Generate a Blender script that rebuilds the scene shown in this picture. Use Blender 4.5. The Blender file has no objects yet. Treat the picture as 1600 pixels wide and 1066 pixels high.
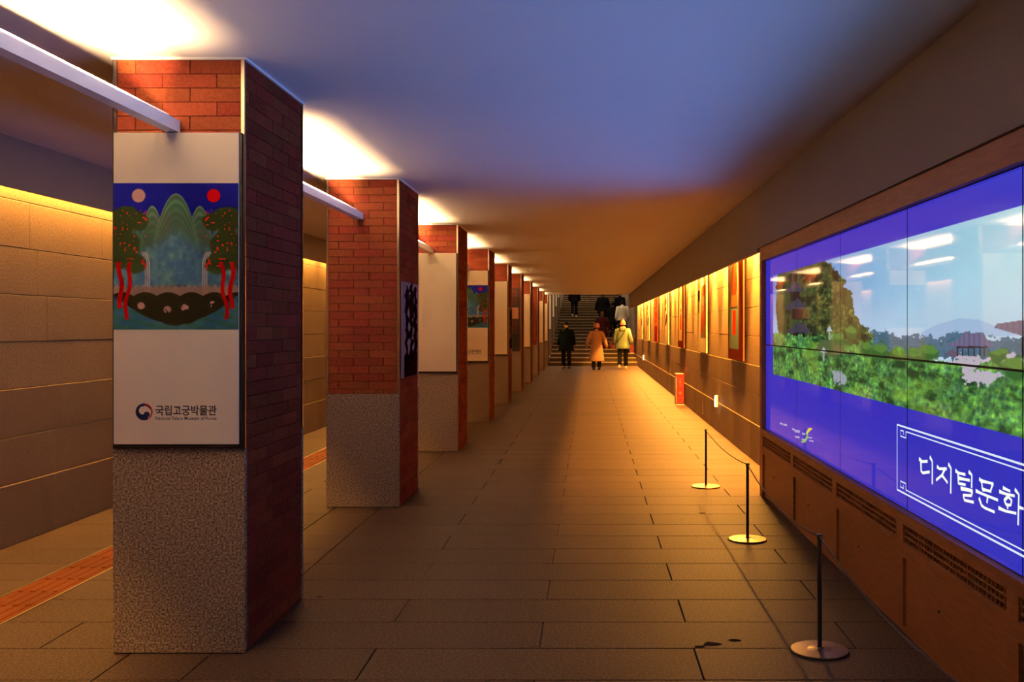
import bpy, bmesh, math, random
import numpy as np
from mathutils import Vector, Matrix

rnd = random.Random(7)
C = bpy.context.scene.collection
F = 1556.0            # focal length for a 1600 wide frame
VX, VY, HC = 921.0, 511.0, 1.6

# ---------------------------------------------------------------- camera
cam_d = bpy.data.cameras.new('camera')
cam = bpy.data.objects.new('camera', cam_d)
C.objects.link(cam)
cam.location = (0, 0, HC)
cam.rotation_euler = (math.pi / 2, 0, 0)
cam_d.sensor_width = 36
cam_d.lens = 36 * F / 1600
cam_d.shift_x = -121 / 1600
cam_d.shift_y = -22 / 1600
cam_d.clip_end = 300
bpy.context.scene.camera = cam

# ---------------------------------------------------------------- world + exposure
sc = bpy.context.scene
sc.view_settings.view_transform = 'Standard'
sc.view_settings.look = 'None'
sc.view_settings.gamma = 1
sc.view_settings.exposure = 0.0
sc.view_settings.use_curve_mapping = False
w = bpy.data.worlds.new('sky'); sc.world = w
w.use_nodes = True
bg = w.node_tree.nodes['Background']
bg.inputs[0].default_value = (1.0, 0.72, 0.42, 1)
bg.inputs[1].default_value = 1.4

WARM = (1.0, 0.41, 0.055)
WARM_BAR = (1.0, 0.60, 0.25)
WARM_LEFT = (1.0, 0.48, 0.085)
P_BAR, P_LEFT, P_SPOT, P_RLIN = 440.0, 400.0, 2300.0, 1900.0
P_FILL = 50.0
SCREEN_GAIN = 0.95
CP = 3.95             # column pitch
CY0 = 4.87            # front face of the nearest column in view
CD = 0.99             # column depth
CXL, CXR = -2.332, -1.684
CEIL = 2.92

def area(name, loc, rot, sx, sy, power, col, spread=180):
    d = bpy.data.lights.new(name, 'AREA'); d.shape = 'RECTANGLE'; d.size = sx; d.size_y = sy
    d.energy = power; d.color = col; d.spread = math.radians(spread)
    o = bpy.data.objects.new(name, d); o.location = loc; o.rotation_euler = rot; C.objects.link(o)
    return o

# linear uplights on the bars between the columns (tilted towards the walkway)
for k in range(-1, 9):
    y0 = CY0 + CD + CP * (k - 0) - 0.0
    y1 = CY0 + CP * (k + 1)
    area('bar_uplight', (-2.025, (y0 + y1) / 2, 2.609), (0, math.radians(180 - 76), 0), 0.016, (y1 - y0) - 1.0, P_BAR * (1.45 if k < 1 else 2.0), WARM_BAR if k < 2 else (1.0, 0.48, 0.13), 175)
    area('bar_uplight', (-2.035, (y0 + y1) / 2, 2.600), (0, math.radians(180), 0), 0.02, (y1 - y0) - 0.7, P_BAR * 0.16, WARM_BAR, 115)
# cove light along the left wall
for k in range(5):
    area('cove_light_left', (-4.195, -2 + 8.8 * k + 4.4, 2.76), (0, math.radians(6), 0), 0.04, 8.6, P_LEFT, WARM_LEFT, 150)
# cove light and downlights along the right wall
for k in range(3):
    area('cove_light_right', (1.93, 9.6 + 10.4 * k + 5.2, 2.66), (0, math.radians(-12), 0), 0.06, 10.2, P_RLIN, WARM, 170)
# added blue fill light just in front of the display, tilted up towards the ceiling
area('display_fill', (1.60, 3.8, 1.55), (0, math.radians(90 + 28), 0), 0.25, 11.0, P_FILL, (0.20, 0.36, 1.0), 100)
for k in range(24):
    d = bpy.data.lights.new('wall_downlight', 'SPOT'); d.energy = P_SPOT; d.color = WARM
    d.spot_size = math.radians(54); d.spot_blend = 0.8; d.shadow_soft_size = 0.03
    o = bpy.data.objects.new('wall_downlight', d); o.location = (1.80, 10.55 + CP / 3 * k, 2.93)
    o.rotation_euler = (0, math.radians(-7), 0); C.objects.link(o)

# ---------------------------------------------------------------- helpers
def s2l(c):
    c = np.asarray(c, float) / 255.0
    return np.where(c <= 0.04045, c / 12.92, ((c + 0.055) / 1.055) ** 2.4)

class MB:
    def __init__(s): s.v = []; s.f = []; s.m = []
    def add(s, vs, fs, mi=0):
        b = len(s.v); s.v += [tuple(p) for p in vs]
        s.f += [tuple(b + i for i in f) for f in fs]; s.m += [mi] * len(fs); return s
    def box(s, x0, x1, y0, y1, z0, z1, mi=0):
        vs = [(x0, y0, z0), (x1, y0, z0), (x1, y1, z0), (x0, y1, z0), (x0, y0, z1), (x1, y0, z1), (x1, y1, z1), (x0, y1, z1)]
        return s.add(vs, [(0, 3, 2, 1), (4, 5, 6, 7), (0, 1, 5, 4), (1, 2, 6, 5), (2, 3, 7, 6), (3, 0, 4, 7)], mi)
    def rings(s, rings, cap=True, mi=0, closed=False):
        n = len(rings[0]); vs = [p for r in rings for p in r]; fs = []
        R = len(rings)
        for i in range(R - 1 + (1 if closed else 0)):
            for j in range(n):
                a = i * n + j; b = i * n + (j + 1) % n; c2 = ((i + 1) % R) * n + (j + 1) % n; d = ((i + 1) % R) * n + j
                fs.append((a, b, c2, d))
        if cap and not closed:
            fs.append(tuple(range(n))[::-1]); fs.append(tuple(range((R - 1) * n, R * n)))
        return s.add(vs, fs, mi)
    def lathe(s, prof, cx=0, cy=0, n=32, mi=0):
        rg = [[(cx + r * math.cos(2 * math.pi * j / n), cy + r * math.sin(2 * math.pi * j / n), z) for j in range(n)] for r, z in prof]
        return s.rings(rg, True, mi)
    def tube(s, pts, rad, n=10, mi=0, flat=1.0):
        pts = [Vector(p) for p in pts]
        if not hasattr(rad, '__len__'): rad = [rad] * len(pts)
        rg = []; up = Vector((0.02, 0.1, 1)).normalized(); prev = None
        for i, p in enumerate(pts):
            t = (pts[min(i + 1, len(pts) - 1)] - pts[max(i - 1, 0)]).normalized()
            if prev is None:
                a = t.cross(Vector((0, 1, 0.1)))
                if a.length < 0.1: a = t.cross(Vector((1, 0, 0)))
                a.normalize()
            else:
                a = (prev - t * prev.dot(t)).normalized()
            prev = a; b = t.cross(a)
            rg.append([p + a * rad[i] * math.cos(2 * math.pi * j / n) + b * rad[i] * flat * math.sin(2 * math.pi * j / n) for j in range(n)])
        return s.rings(rg, True, mi)
    def ellipsoid(s, c, r, nu=16, nv=10, mi=0, zmin=-1.0, fn=None):
        rg = []
        for i in range(nv + 1):
            t = -math.pi / 2 + math.pi * i / nv
            sz = max(math.sin(t), zmin); cr = math.sqrt(max(1e-4, 1 - math.sin(t) ** 2)) if math.sin(t) >= zmin else math.sqrt(max(1e-4, 1 - zmin * zmin)) * (i + 0.3) / nv
            rg.append([(c[0] + r[0] * cr * math.cos(2 * math.pi * j / nu), c[1] + r[1] * cr * math.sin(2 * math.pi * j / nu), c[2] + r[2] * sz) for j in range(nu)])
        if fn: rg = [[fn(p) for p in g] for g in rg]
        return s.rings(rg, True, mi)
    def mesh(s, name, mats, smooth=False):
        me = bpy.data.meshes.new(name); me.from_pydata(s.v, [], s.f)
        for m in (mats if isinstance(mats, (list, tuple)) else [mats]): me.materials.append(m)
        if any(s.m): me.polygons.foreach_set('material_index', s.m)
        if smooth: me.polygons.foreach_set('use_smooth', [True] * len(s.f))
        me.update(); return me
    def build(s, name, mats, parent=None, loc=(0, 0, 0), smooth=False):
        return link(name, s.mesh(name, mats, smooth), parent, loc)

def link(name, me, parent=None, loc=(0, 0, 0)):
    o = bpy.data.objects.new(name, me); o.location = loc; C.objects.link(o)
    if parent: o.parent = parent
    return o
def empty(name, loc=(0, 0, 0), rz=0):
    o = bpy.data.objects.new(name, None); o.location = loc; o.rotation_euler = (0, 0, rz); o.empty_display_size = 0.1
    C.objects.link(o); return o
def tag(o, label=None, cat=None, group=None, kind=None):
    if label: o['label'] = label
    if cat: o['category'] = cat
    if group: o['group'] = group
    if kind: o['kind'] = kind
    return o
def bevel(o, wd=0.004, seg=2):
    bm = bmesh.new(); bm.from_mesh(o.data)
    bmesh.ops.recalc_face_normals(bm, faces=bm.faces)
    bmesh.ops.bevel(bm, geom=bm.edges[:], offset=wd, segments=seg, affect='EDGES', profile=0.5)
    bm.to_mesh(o.data); bm.free(); return o

# ---------------------------------------------------------------- materials
def mat(name, col, rough=0.6, metal=0.0, spec=0.5, emit=None, es=0.0):
    m = bpy.data.materials.new(name); m.use_nodes = True
    b = m.node_tree.nodes['Principled BSDF']
    b.inputs['Base Color'].default_value = (*col, 1); b.inputs['Roughness'].default_value = rough
    b.inputs['Metallic'].default_value = metal; b.inputs['Specular IOR Level'].default_value = spec
    if emit: b.inputs['Emission Color'].default_value = (*emit, 1); b.inputs['Emission Strength'].default_value = es
    return m
def stone(name, cols, scale=60, rough=0.6, bump=0.15, rand='obj', amount=0.12, detail=6, big=0.15, spec=0.03, big_scale=2.0, hue=None):
    """speckled / grainy material: cols = list of (pos, rgb) driven by fine noise; rand = obj | island brightness per piece"""
    m = mat(name, cols[0][1], rough, 0, spec); nt = m.node_tree; N = nt.nodes; L = nt.links
    b = N['Principled BSDF']
    geo = N.new('ShaderNodeNewGeometry')
    tc = N.new('ShaderNodeTexCoord')
    no = N.new('ShaderNodeTexNoise'); no.inputs['Scale'].default_value = scale; no.inputs['Detail'].default_value = detail; no.inputs['Roughness'].default_value = 0.7
    L.new(geo.outputs['Position'], no.inputs['Vector'])
    cr = N.new('ShaderNodeValToRGB'); e = cr.color_ramp.elements
    while len(e) < len(cols): e.new(0.5)
    for i, (p, c) in enumerate(cols): e[i].position = p; e[i].color = (*c, 1)
    L.new(no.outputs['Fac'], cr.inputs['Fac'])
    n2 = N.new('ShaderNodeTexNoise'); n2.inputs['Scale'].default_value = big_scale; n2.inputs['Detail'].default_value = 4
    L.new(geo.outputs['Position'], n2.inputs['Vector'])
    if rand == 'island': r = geo.outputs['Random Per Island']
    else: r = N.new('ShaderNodeObjectInfo').outputs['Random']
    a = N.new('ShaderNodeMath'); a.operation = 'MULTIPLY_ADD'; L.new(r, a.inputs[0]); a.inputs[1].default_value = 2 * amount; a.inputs[2].default_value = 1 - amount
    a2 = N.new('ShaderNodeMath'); a2.operation = 'MULTIPLY_ADD'; L.new(n2.outputs['Fac'], a2.inputs[0]); a2.inputs[1].default_value = 2 * big; a2.inputs[2].default_value = 1 - big
    mu = N.new('ShaderNodeMath'); mu.operation = 'MULTIPLY'; L.new(a.outputs[0], mu.inputs[0]); L.new(a2.outputs[0], mu.inputs[1])
    vm = N.new('ShaderNodeVectorMath'); vm.operation = 'SCALE'; L.new(cr.outputs['Color'], vm.inputs[0]); L.new(mu.outputs[0], vm.inputs['Scale'])
    out = vm.outputs[0]
    if hue:
        hs = N.new('ShaderNodeHueSaturation'); L.new(out, hs.inputs['Color'])
        mm = N.new('ShaderNodeMath'); mm.operation = 'MULTIPLY_ADD'
        fr = N.new('ShaderNodeMath'); fr.operation = 'FRACT'; m7 = N.new('ShaderNodeMath'); m7.operation = 'MULTIPLY'; m7.inputs[1].default_value = 7.31
        L.new(r, m7.inputs[0]); L.new(m7.outputs[0], fr.inputs[0]); L.new(fr.outputs[0], mm.inputs[0]); mm.inputs[1].default_value = hue; mm.inputs[2].default_value = 0.5 - hue / 2
        L.new(mm.outputs[0], hs.inputs['Hue']); out = hs.outputs['Color']
    L.new(out, b.inputs['Base Color'])
    bp = N.new('ShaderNodeBump'); bp.inputs['Strength'].default_value = bump; bp.inputs['Distance'].default_value = 0.004
    L.new(no.outputs['Fac'], bp.inputs['Height']); L.new(bp.outputs[0], b.inputs['Normal'])
    return m

M = {}
BR = [(0.30, (0.10, 0.020, 0.011)), (0.5, (0.145, 0.031, 0.016)), (0.7, (0.185, 0.045, 0.023))]
M['brick'] = stone('brick', BR, 55, 0.75, 0.3, 'obj', 0.20, hue=0.02)
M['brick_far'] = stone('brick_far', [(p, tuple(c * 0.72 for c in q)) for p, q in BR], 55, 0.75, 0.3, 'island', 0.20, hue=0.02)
M['mortar'] = mat('mortar', (0.07, 0.02, 0.010), 0.9)
M['granite'] = stone('granite', [(0.36, (0.03, 0.02, 0.018)), (0.46, (0.15, 0.105, 0.08)), (0.56, (0.27, 0.20, 0.16)), (0.66, (0.42, 0.34, 0.29))], 100, 0.65, 0.2, 'obj', 0.04, 3, 0.06)
FL = [(0.34, (0.021, 0.013, 0.0095)), (0.5, (0.049, 0.030, 0.022)), (0.68, (0.100, 0.064, 0.047))]
M['floor_stone'] = stone('floor_stone', FL, 70, 0.55, 0.12, 'obj', 0.10, 6, 0.16, 0.04, 1.3)
M['floor_stone_far'] = stone('floor_stone_far', FL, 70, 0.55, 0.12, 'island', 0.10, 6, 0.16, 0.04, 1.3)
M['joint'] = mat('joint', (0.02, 0.011, 0.006), 0.9)
WL = [(0.30, (0.115, 0.073, 0.044)), (0.5, (0.175, 0.116, 0.072)), (0.72, (0.23, 0.16, 0.105))]
M['wall_stone'] = stone('wall_stone', WL, 60, 0.7, 0.25, 'obj', 0.03, 6, 0.10)
M['wall_stone_far'] = stone('wall_stone_far', WL, 60, 0.7, 0.25, 'island', 0.07, 6, 0.10)
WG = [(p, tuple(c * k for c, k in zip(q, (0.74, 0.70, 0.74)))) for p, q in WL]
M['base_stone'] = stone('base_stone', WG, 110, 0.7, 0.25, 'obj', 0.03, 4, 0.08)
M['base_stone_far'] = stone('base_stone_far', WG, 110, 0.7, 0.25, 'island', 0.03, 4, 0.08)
M['wall_joint'] = mat('wall_joint', (0.075, 0.045, 0.026), 0.9)
M['tactile'] = stone('tactile', [(0.3, (0.085, 0.020, 0.006)), (0.7, (0.125, 0.034, 0.010))], 50, 0.6, 0.2, 'obj', 0.12)
M['plaster'] = stone('plaster', [(0.3, (0.63, 0.63, 0.68)), (0.7, (0.69, 0.69, 0.74))], 140, 0.85, 0.08, 'obj', 0.0, 4, 0.03)
M['plaster_tan'] = stone('plaster_tan', [(0.3, (0.28, 0.22, 0.175)), (0.7, (0.33, 0.26, 0.21))], 90, 0.85, 0.15, 'obj', 0.0, 4, 0.05)
M['white_metal'] = mat('white_metal', (0.86, 0.85, 0.86), 0.35, 0.0)
M['steel'] = mat('steel', (0.55, 0.47, 0.36), 0.28, 1.0)
M['black'] = mat('black', (0.010, 0.008, 0.008), 0.5, 0, 0.15)
M['black_metal'] = mat('black_metal', (0.014, 0.013, 0.012), 0.38, 0.2)
M['bronze'] = mat('bronze', (0.13, 0.085, 0.033), 0.34, 0.9)
M['rope'] = mat('rope', (0.03, 0.012, 0.008), 0.8)
M['cream'] = stone('cream', [(0.3, (0.80, 0.72, 0.56)), (0.7, (0.85, 0.77, 0.61))], 300, 0.75, 0.02, 'obj', 0.02, 3, 0.02)
M['ink'] = mat('ink', (0.012, 0.012, 0.02), 0.6)
M['navy'] = mat('navy', (0.008, 0.010, 0.04), 0.6)
M['inkred'] = mat('inkred', (0.45, 0.02, 0.015), 0.6)
M['diffuser'] = mat('diffuser', (0.8, 0.8, 0.8), 0.5, emit=(1, 0.72, 0.42), es=5.0)
M['red'] = mat('red_paint', (0.26, 0.005, 0.006), 0.6)
M['pink_mark'] = mat('pink_mark', (0.60, 0.16, 0.12), 0.6)
M['offwhite'] = mat('offwhite', (0.75, 0.68, 0.58), 0.5)
M['lamp_glow'] = mat('lamp_glow', (0.9, 0.8, 0.6), 0.4, emit=(1, 0.86, 0.55), es=4.0)
M['stair'] = stone('stair_stone', [(0.3, (0.055, 0.035, 0.02)), (0.7, (0.11, 0.075, 0.045))], 60, 0.4, 0.15, 'obj', 0.12, 5, 0.15)

M['nosing_highlight'] = stone('nosing_highlight', [(0.3, (0.30, 0.20, 0.12)), (0.7, (0.55, 0.40, 0.26))], 4, 0.4, 0.1, 'obj', 0.3, 4, 0.2)  # paler than the steps: edge highlights put into the colour
# wood of the video wall surround
m = mat('orange_wood', (0.30, 0.10, 0.025), 0.5); nt = m.node_tree
tc = nt.nodes.new('ShaderNodeNewGeometry'); mp = nt.nodes.new('ShaderNodeMapping'); mp.inputs['Scale'].default_value = (6, 1.2, 14)
no = nt.nodes.new('ShaderNodeTexNoise'); no.inputs['Scale'].default_value = 5; no.inputs['Detail'].default_value = 6
cr = nt.nodes.new('ShaderNodeValToRGB'); cr.color_ramp.elements[0].position = 0.3; cr.color_ramp.elements[1].position = 0.7
cr.color_ramp.elements[0].color = (0.24, 0.075, 0.016, 1); cr.color_ramp.elements[1].color = (0.36, 0.125, 0.03, 1)
nt.links.new(tc.outputs['Position'], mp.inputs['Vector']); nt.links.new(mp.outputs[0], no.inputs['Vector']); nt.links.new(no.outputs['Fac'], cr.inputs['Fac'])
nt.links.new(cr.outputs[0], nt.nodes['Principled BSDF'].inputs['Base Color']); M['wood'] = m

def print_mat(name, emission=False, rough=0.6, coat=False):
    m = mat(name, (0, 0, 0), rough, 0, 0.0); nt = m.node_tree; b = nt.nodes['Principled BSDF']
    at = nt.nodes.new('ShaderNodeVertexColor'); at.layer_name = 'ink'
    if emission:
        b.inputs['Specular IOR Level'].default_value = 0.8
        nt.links.new(at.outputs['Color'], b.inputs['Emission Color']); b.inputs['Emission Strength'].default_value = SCREEN_GAIN
    else: nt.links.new(at.outputs['Color'], b.inputs['Base Color'])
    return m
M['print'] = print_mat('flat_print')
M['display'] = print_mat('display_surface', True, 0.035)
M['display_text'] = mat('display_text', (0, 0, 0), 0.05, emit=(0.86, 0.93, 0.80), es=1.1)
M['display_line'] = mat('display_line', (0, 0, 0), 0.05, emit=(0.75, 0.85, 0.95), es=0.95)
M['display_dim'] = mat('display_dim', (0, 0, 0), 0.05, emit=(0.42, 0.45, 0.75), es=0.8)
M['display_yellow'] = mat('display_yellow', (0, 0, 0), 0.05, emit=(0.75, 0.62, 0.05), es=0.9)
M['display_green'] = mat('display_green', (0, 0, 0), 0.05, emit=(0.25, 0.55, 0.12), es=0.8)

def raster_mesh(name, nx, ny, fn, o, du, dv, material):
    """a flat print: a grid whose vertices carry the print's colours"""
    u = np.linspace(0, 1, nx + 1); v = np.linspace(0, 1, ny + 1)
    U, V = np.meshgrid(u, v)
    o = np.array(o, float); du = np.array(du, float); dv = np.array(dv, float)
    P = o + U[..., None] * du + V[..., None] * dv
    me = bpy.data.meshes.new(name)
    i = np.arange(ny)[:, None] * (nx + 1) + np.arange(nx)[None, :]
    q = np.stack([i, i + 1, i + nx + 2, i + nx + 1], -1).reshape(-1, 4)
    me.vertices.add(P.size // 3); me.vertices.foreach_set('co', P.reshape(-1))
    me.loops.add(q.size); me.loops.foreach_set('vertex_index', q.reshape(-1).astype(np.int32))
    me.polygons.add(len(q)); me.polygons.foreach_set('loop_start', np.arange(0, q.size, 4, dtype=np.int32))
    me.update(calc_edges=True); me.validate()
    col = s2l(fn(U, V)); col = np.concatenate([col, np.ones(col.shape[:2] + (1,))], -1)
    at = me.color_attributes.new('ink', 'FLOAT_COLOR', 'POINT'); at.data.foreach_set('color', col.reshape(-1).astype(np.float32))
    me.materials.append(material)
    return me

nrs = np.random.RandomState(5)
_lat = nrs.rand(64, 64)
def vnoise(x, y):
    xi = np.floor(x).astype(int); yi = np.floor(y).astype(int); fx = x - xi; fy = y - yi
    fx = fx * fx * (3 - 2 * fx); fy = fy * fy * (3 - 2 * fy)
    g = lambda a, b: _lat[a % 64, b % 64]
    return (g(xi, yi) * (1 - fx) + g(xi + 1, yi) * fx) * (1 - fy) + (g(xi, yi + 1) * (1 - fx) + g(xi + 1, yi + 1) * fx) * fy
def fbm(x, y, o=4):
    s = 0; a = 0.5; t = 0
    for k in range(o): s = s + a * vnoise(x * 2 ** k + 13 * k, y * 2 ** k + 7 * k); t += a; a *= 0.55
    return s / t
def put(img, mask, col):
    mask = np.clip(mask, 0, 1)[..., None]; return img * (1 - mask) + np.asarray(col, float) * mask
def inpoly(X, Y, poly):
    ins = np.zeros(X.shape, bool); n = len(poly)
    for i in range(n):
        x1, y1 = poly[i]; x2, y2 = poly[(i + 1) % n]
        if y1 == y2: continue
        c = ((Y > y1) != (Y > y2)) & (X < (x2 - x1) * (Y - y1) / (y2 - y1) + x1); ins ^= c
    return ins

# ================================================================= THE SETTING
Y0, YE, YS = -2.6, 40.6, 40.8
# ---- floor
floor = MB().box(-4.6, 2.3, Y0, 78, -0.20, -0.012).build('floor', M['joint']); tag(floor, kind='structure')
RP = 0.444; G = 0.0035
def rows():
    k0 = int((Y0 - 4.956) / RP); k1 = int((YS - 4.956) / RP) + 1
    return range(k0, k1)
def row_cells(k):
    A = k % 2 == 1
    xs = [-1.852] + ([-1.06, 0.52] if A else [-0.25, 1.33]) + [1.985]
    cells = list(zip(xs[:-1], xs[1:]))
    cells += [(-2.25, -1.852)]
    cells += [(-3.16, -2.25)] if A else [(-3.16, -2.74), (-2.74, -2.25)]
    cells += [(-4.245, -3.50)]
    return cells
def slab_mesh(x0, x1, d):
    e = 0.002
    mb = MB(); a, b = x0 + G, x1 - G; c, dd = G, d - G
    mb.add([(a, c, -0.03), (b, c, -0.03), (b, dd, -0.03), (a, dd, -0.03), (a, c, -e), (b, c, -e), (b, dd, -e), (a, dd, -e),
            (a + e, c + e, 0), (b - e, c + e, 0), (b - e, dd - e, 0), (a + e, dd - e, 0)],
           [(0, 1, 5, 4), (1, 2, 6, 5), (2, 3, 7, 6), (3, 0, 4, 7), (4, 5, 9, 8), (5, 6, 10, 9), (6, 7, 11, 10), (7, 4, 8, 11), (8, 9, 10, 11)])
    return mb
cache = {}; far = MB(); cnt = 0
for k in rows():
    y = 4.956 + k * RP
    for (x0, x1) in row_cells(k):
        d = min(RP, YS - y)
        if 3.1 < y < 27 and cnt < 298:
            key = (x0, x1)
            if key not in cache: cache[key] = slab_mesh(x0, x1, RP).mesh('floor_slab', M['floor_stone'])
            link('floor_slab', cache[key], floor, (0, y, rnd.uniform(-0.0008, 0.0004))); cnt += 1
        else:
            s = slab_mesh(x0, x1, d); far.add([(a, b + y, c) for a, b, c in s.v], s.f)
tag(far.build('floor_slab', M['floor_stone_far'], floor), kind='stuff')
# tactile guide tiles
t = MB(); t.box(-3.48, -3.18, 0.002, 0.298, -0.03, 0.0)
for i in range(4):
    cx = -3.48 + 0.045 + i * 0.07
    t.rings([[(cx - 0.017, y, 0.0), (cx - 0.011, y, 0.005), (cx + 0.011, y, 0.005), (cx + 0.017, y, 0.0)] for y in (0.012, 0.288)])
tm = t.mesh('tactile_tile', M['tactile'])
for i in range(125): link('tactile_tile', tm, floor, (0, 3.0 + i * 0.3, 0))
tf = MB()
for i in range(18): tf.add([(a, b + 3.0 - 0.3 * (i + 1), c) for a, b, c in t.v], t.f)
tag(tf.build('tactile_tile', M['tactile'], floor), kind='stuff')
MB().box(-3.50, -3.482, Y0, YS, -0.02, 0.001).box(-3.178, -3.16, Y0, YS, -0.02, 0.001).build('edge_strip', M['steel'], floor)
# dark smudges on the paving, as flat thin chewing marks
sm = MB()
for (x, y, r) in ((0.62, 5.02, 0.05), (0.74, 5.08, 0.035), (0.55, 4.98, 0.03), (0.97, 8.55, 0.035), (1.03, 8.5, 0.02), (1.09, 7.45, 0.015), (1.05, 7.5, 0.02), (-2.3, 3.9, 0.06), (-1.9, 6.1, 0.03), (-1.6, 5.9, 0.02)):
    sm.add([(x + r * (0.7 + 0.5 * rnd.random()) * math.cos(a * 0.6283), y + 0.7 * r * (0.7 + 0.5 * rnd.random()) * math.sin(a * 0.6283), 0.0012) for a in range(10)], [tuple(range(10))])
M['smudge'] = mat('smudge', (0.022, 0.014, 0.010), 0.9, 0, 0.0)
tag(sm.build('floor_stain', M['smudge'], floor), kind='stuff')

# ---- ceiling
ceil = MB().box(-4.04, 1.60, Y0, YE, CEIL, CEIL + 0.14).box(-4.6, -4.0, Y0, YE, 3.02, 3.16).box(1.56, 2.3, Y0, YE, 3.02, 3.16).build('ceiling', M['plaster']); tag(ceil, kind='structure')
# ---- walls of stone blocks
COURSE = [0.0, 0.447, 0.79, 1.142, 1.49, 1.84, 2.19, 2.54, 3.02]
def block_mesh(x_face, depth, side, L, h, mtl):
    e = 0.003; g = 0.002
    mb = MB(); xb = x_face + side * depth
    a, b, c, d = g, L - g, g, h - g
    mb.add([(xb, a, c), (xb, b, c), (xb, b, d), (xb, a, d), (x_face + side * e, a, c), (x_face + side * e, b, c), (x_face + side * e, b, d), (x_face + side * e, a, d),
            (x_face, a + e, c + e), (x_face, b - e, c + e), (x_face, b - e, d - e), (x_face, a + e, d - e)],
           [(0, 1, 5, 4), (1, 2, 6, 5), (2, 3, 7, 6), (3, 0, 4, 7), (4, 5, 9, 8), (5, 6, 10, 9), (6, 7, 11, 10), (7, 4, 8, 11), (8, 9, 10, 11)])
    return mb
def stone_wall(name, xw, side, ystart, yobj, yend, Ls):
    base = MB().box(min(xw + side * 0.05, xw + side * 0.4), max(xw + side * 0.05, xw + side * 0.4), Y0, 78, -0.1, 3.16).build(name, M['wall_joint']); tag(base, kind='structure')
    # the flanks of the stairwell beyond the ceiling rise higher
    st = MB(); st2 = MB(); n = 0
    for ci in range(len(COURSE) - 1):
        h0, h1 = COURSE[ci], COURSE[ci + 1]
        off = 0.030 if ci == 0 else (0.015 if ci < 3 else 0.0)
        y = ystart - rnd.random() * 0.9
        while y < yend:
            L = Ls * rnd.choice((0.85, 1.0, 1.0, 1.15)); ye = min(y + L, yend); ys = max(y, ystart)
            if ye - ys > 0.05:
                mb = block_mesh(xw - side * (off + rnd.uniform(-0.001, 0.001)), 0.05 + off - 0.002, side, ye - ys, h1 - h0, None)
                if ys >= yobj - 0.01 and ys < YE and n < 298 and not (side > 0 and ys < 9.4):
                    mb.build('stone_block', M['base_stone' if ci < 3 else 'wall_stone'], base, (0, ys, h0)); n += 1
                else: (st2 if ci < 3 else st).add([(a, b + ys, c + h0) for a, b, c in mb.v], mb.f)
            y += L
    tag(st.build('stone_block', M['wall_stone_far'], base), kind='stuff')
    tag(st2.build('stone_block', M['base_stone_far'], base), kind='stuff')
    return base
wl = stone_wall('wall_left', -4.25, -1, Y0, 6.2, 44, 1.32)
wr = stone_wall('wall_right', 1.99, 1, 9.44, 9.44, 44, 1.36)
MB().box(-4.25, -4.0, 44, 78, 0, 6.2).box(-4.6, -4.25, 44, 78, 3.1, 6.2).build('stairwell_lining', M['plaster_tan'], wl)
MB().box(1.97, 2.3, 44, 78, 0, 6.2).build('stairwell_lining', M['plaster_tan'], wr)
MB().box(-4.6, 2.3, Y0 - 0.2, Y0, -0.1, 3.16).build('wall_back', M['plaster_tan'])['kind'] = 'structure'
MB().box(-4.6, 2.3, 78, 78.2, -0.1, 6.2).build('wall_end', M['plaster_tan'])['kind'] = 'structure'
MB().box(-4.04, -4.01, Y0, YE, 2.57, CEIL).build('trim_1', M['plaster_tan'])['kind'] = 'structure'
MB().box(1.60, 1.63, 9.476, YE, 2.31, CEIL).build('trim_2', M['plaster_tan'])['kind'] = 'structure'
MB().box(1.60, 1.63, Y0, 9.476, 2.349, CEIL).box(1.60, 1.64, Y0, -1.86, 0, 2.349).box(1.63, 1.99, 9.40, 9.46, 2.31, 3.02).build('trim_3', M['plaster_tan'])['kind'] = 'structure'
# shell above the stairwell: parapet walls over the ceiling edge
MB().box(-4.6, 2.3, YE, YE + 0.15, 3.06, 5.4).build('wall_front', M['plaster_tan'])['kind'] = 'structure'
# conduit on the right wall
MB().box(1.948, 1.96, 17.15, 17.19, 0.10, 0.447).build('conduit', M['wall_stone_far'], wr)

# ---- stairs
SR, ST, NS = 0.155, 1.05, 28
stairs = empty('staircase', (0, YS, 0)); tag(stairs, 'broad dark stone staircase rising at the far end of the passage', 'staircase')
for i in range(NS):
    mb = MB()
    h = SR * (i + 1); y = ST * i
    mb.box(-1.675, 1.96, y + 0.02, ST * (i + 1) + 0.03, h - SR - (0.1 if i else 0) + 0.0, h - 0.03)
    mb.rings([[(x, y + 0.015, h - 0.03), (x, y, h - 0.024), (x, y, h - 0.004), (x, y + 0.006, h), (x, y + ST + 0.01, h), (x, y + ST + 0.01, h - 0.03)] for x in (-1.675, 1.96)])
    stp = mb.build('step', M['stair'], stairs)
    MB().box(-1.66, 1.955, y - 0.003, y + 0.035, h - 0.028, h + 0.002).build('nosing_highlight', M['nosing_highlight'], stp)

pl = MB()
for k in range(9, 18):
    ya = 4.87 + 3.95 * k + 0.992 if k > 9 else 41.42; yb = 4.87 + 3.95 * (k + 1) - 0.002
    pl.box(-2.33, -1.69, ya, yb, 0, 0.148 * (ya - 40.8) + 0.25)
pl.build('trim_4', M['plaster_tan'])['kind'] = 'structure'
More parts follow.
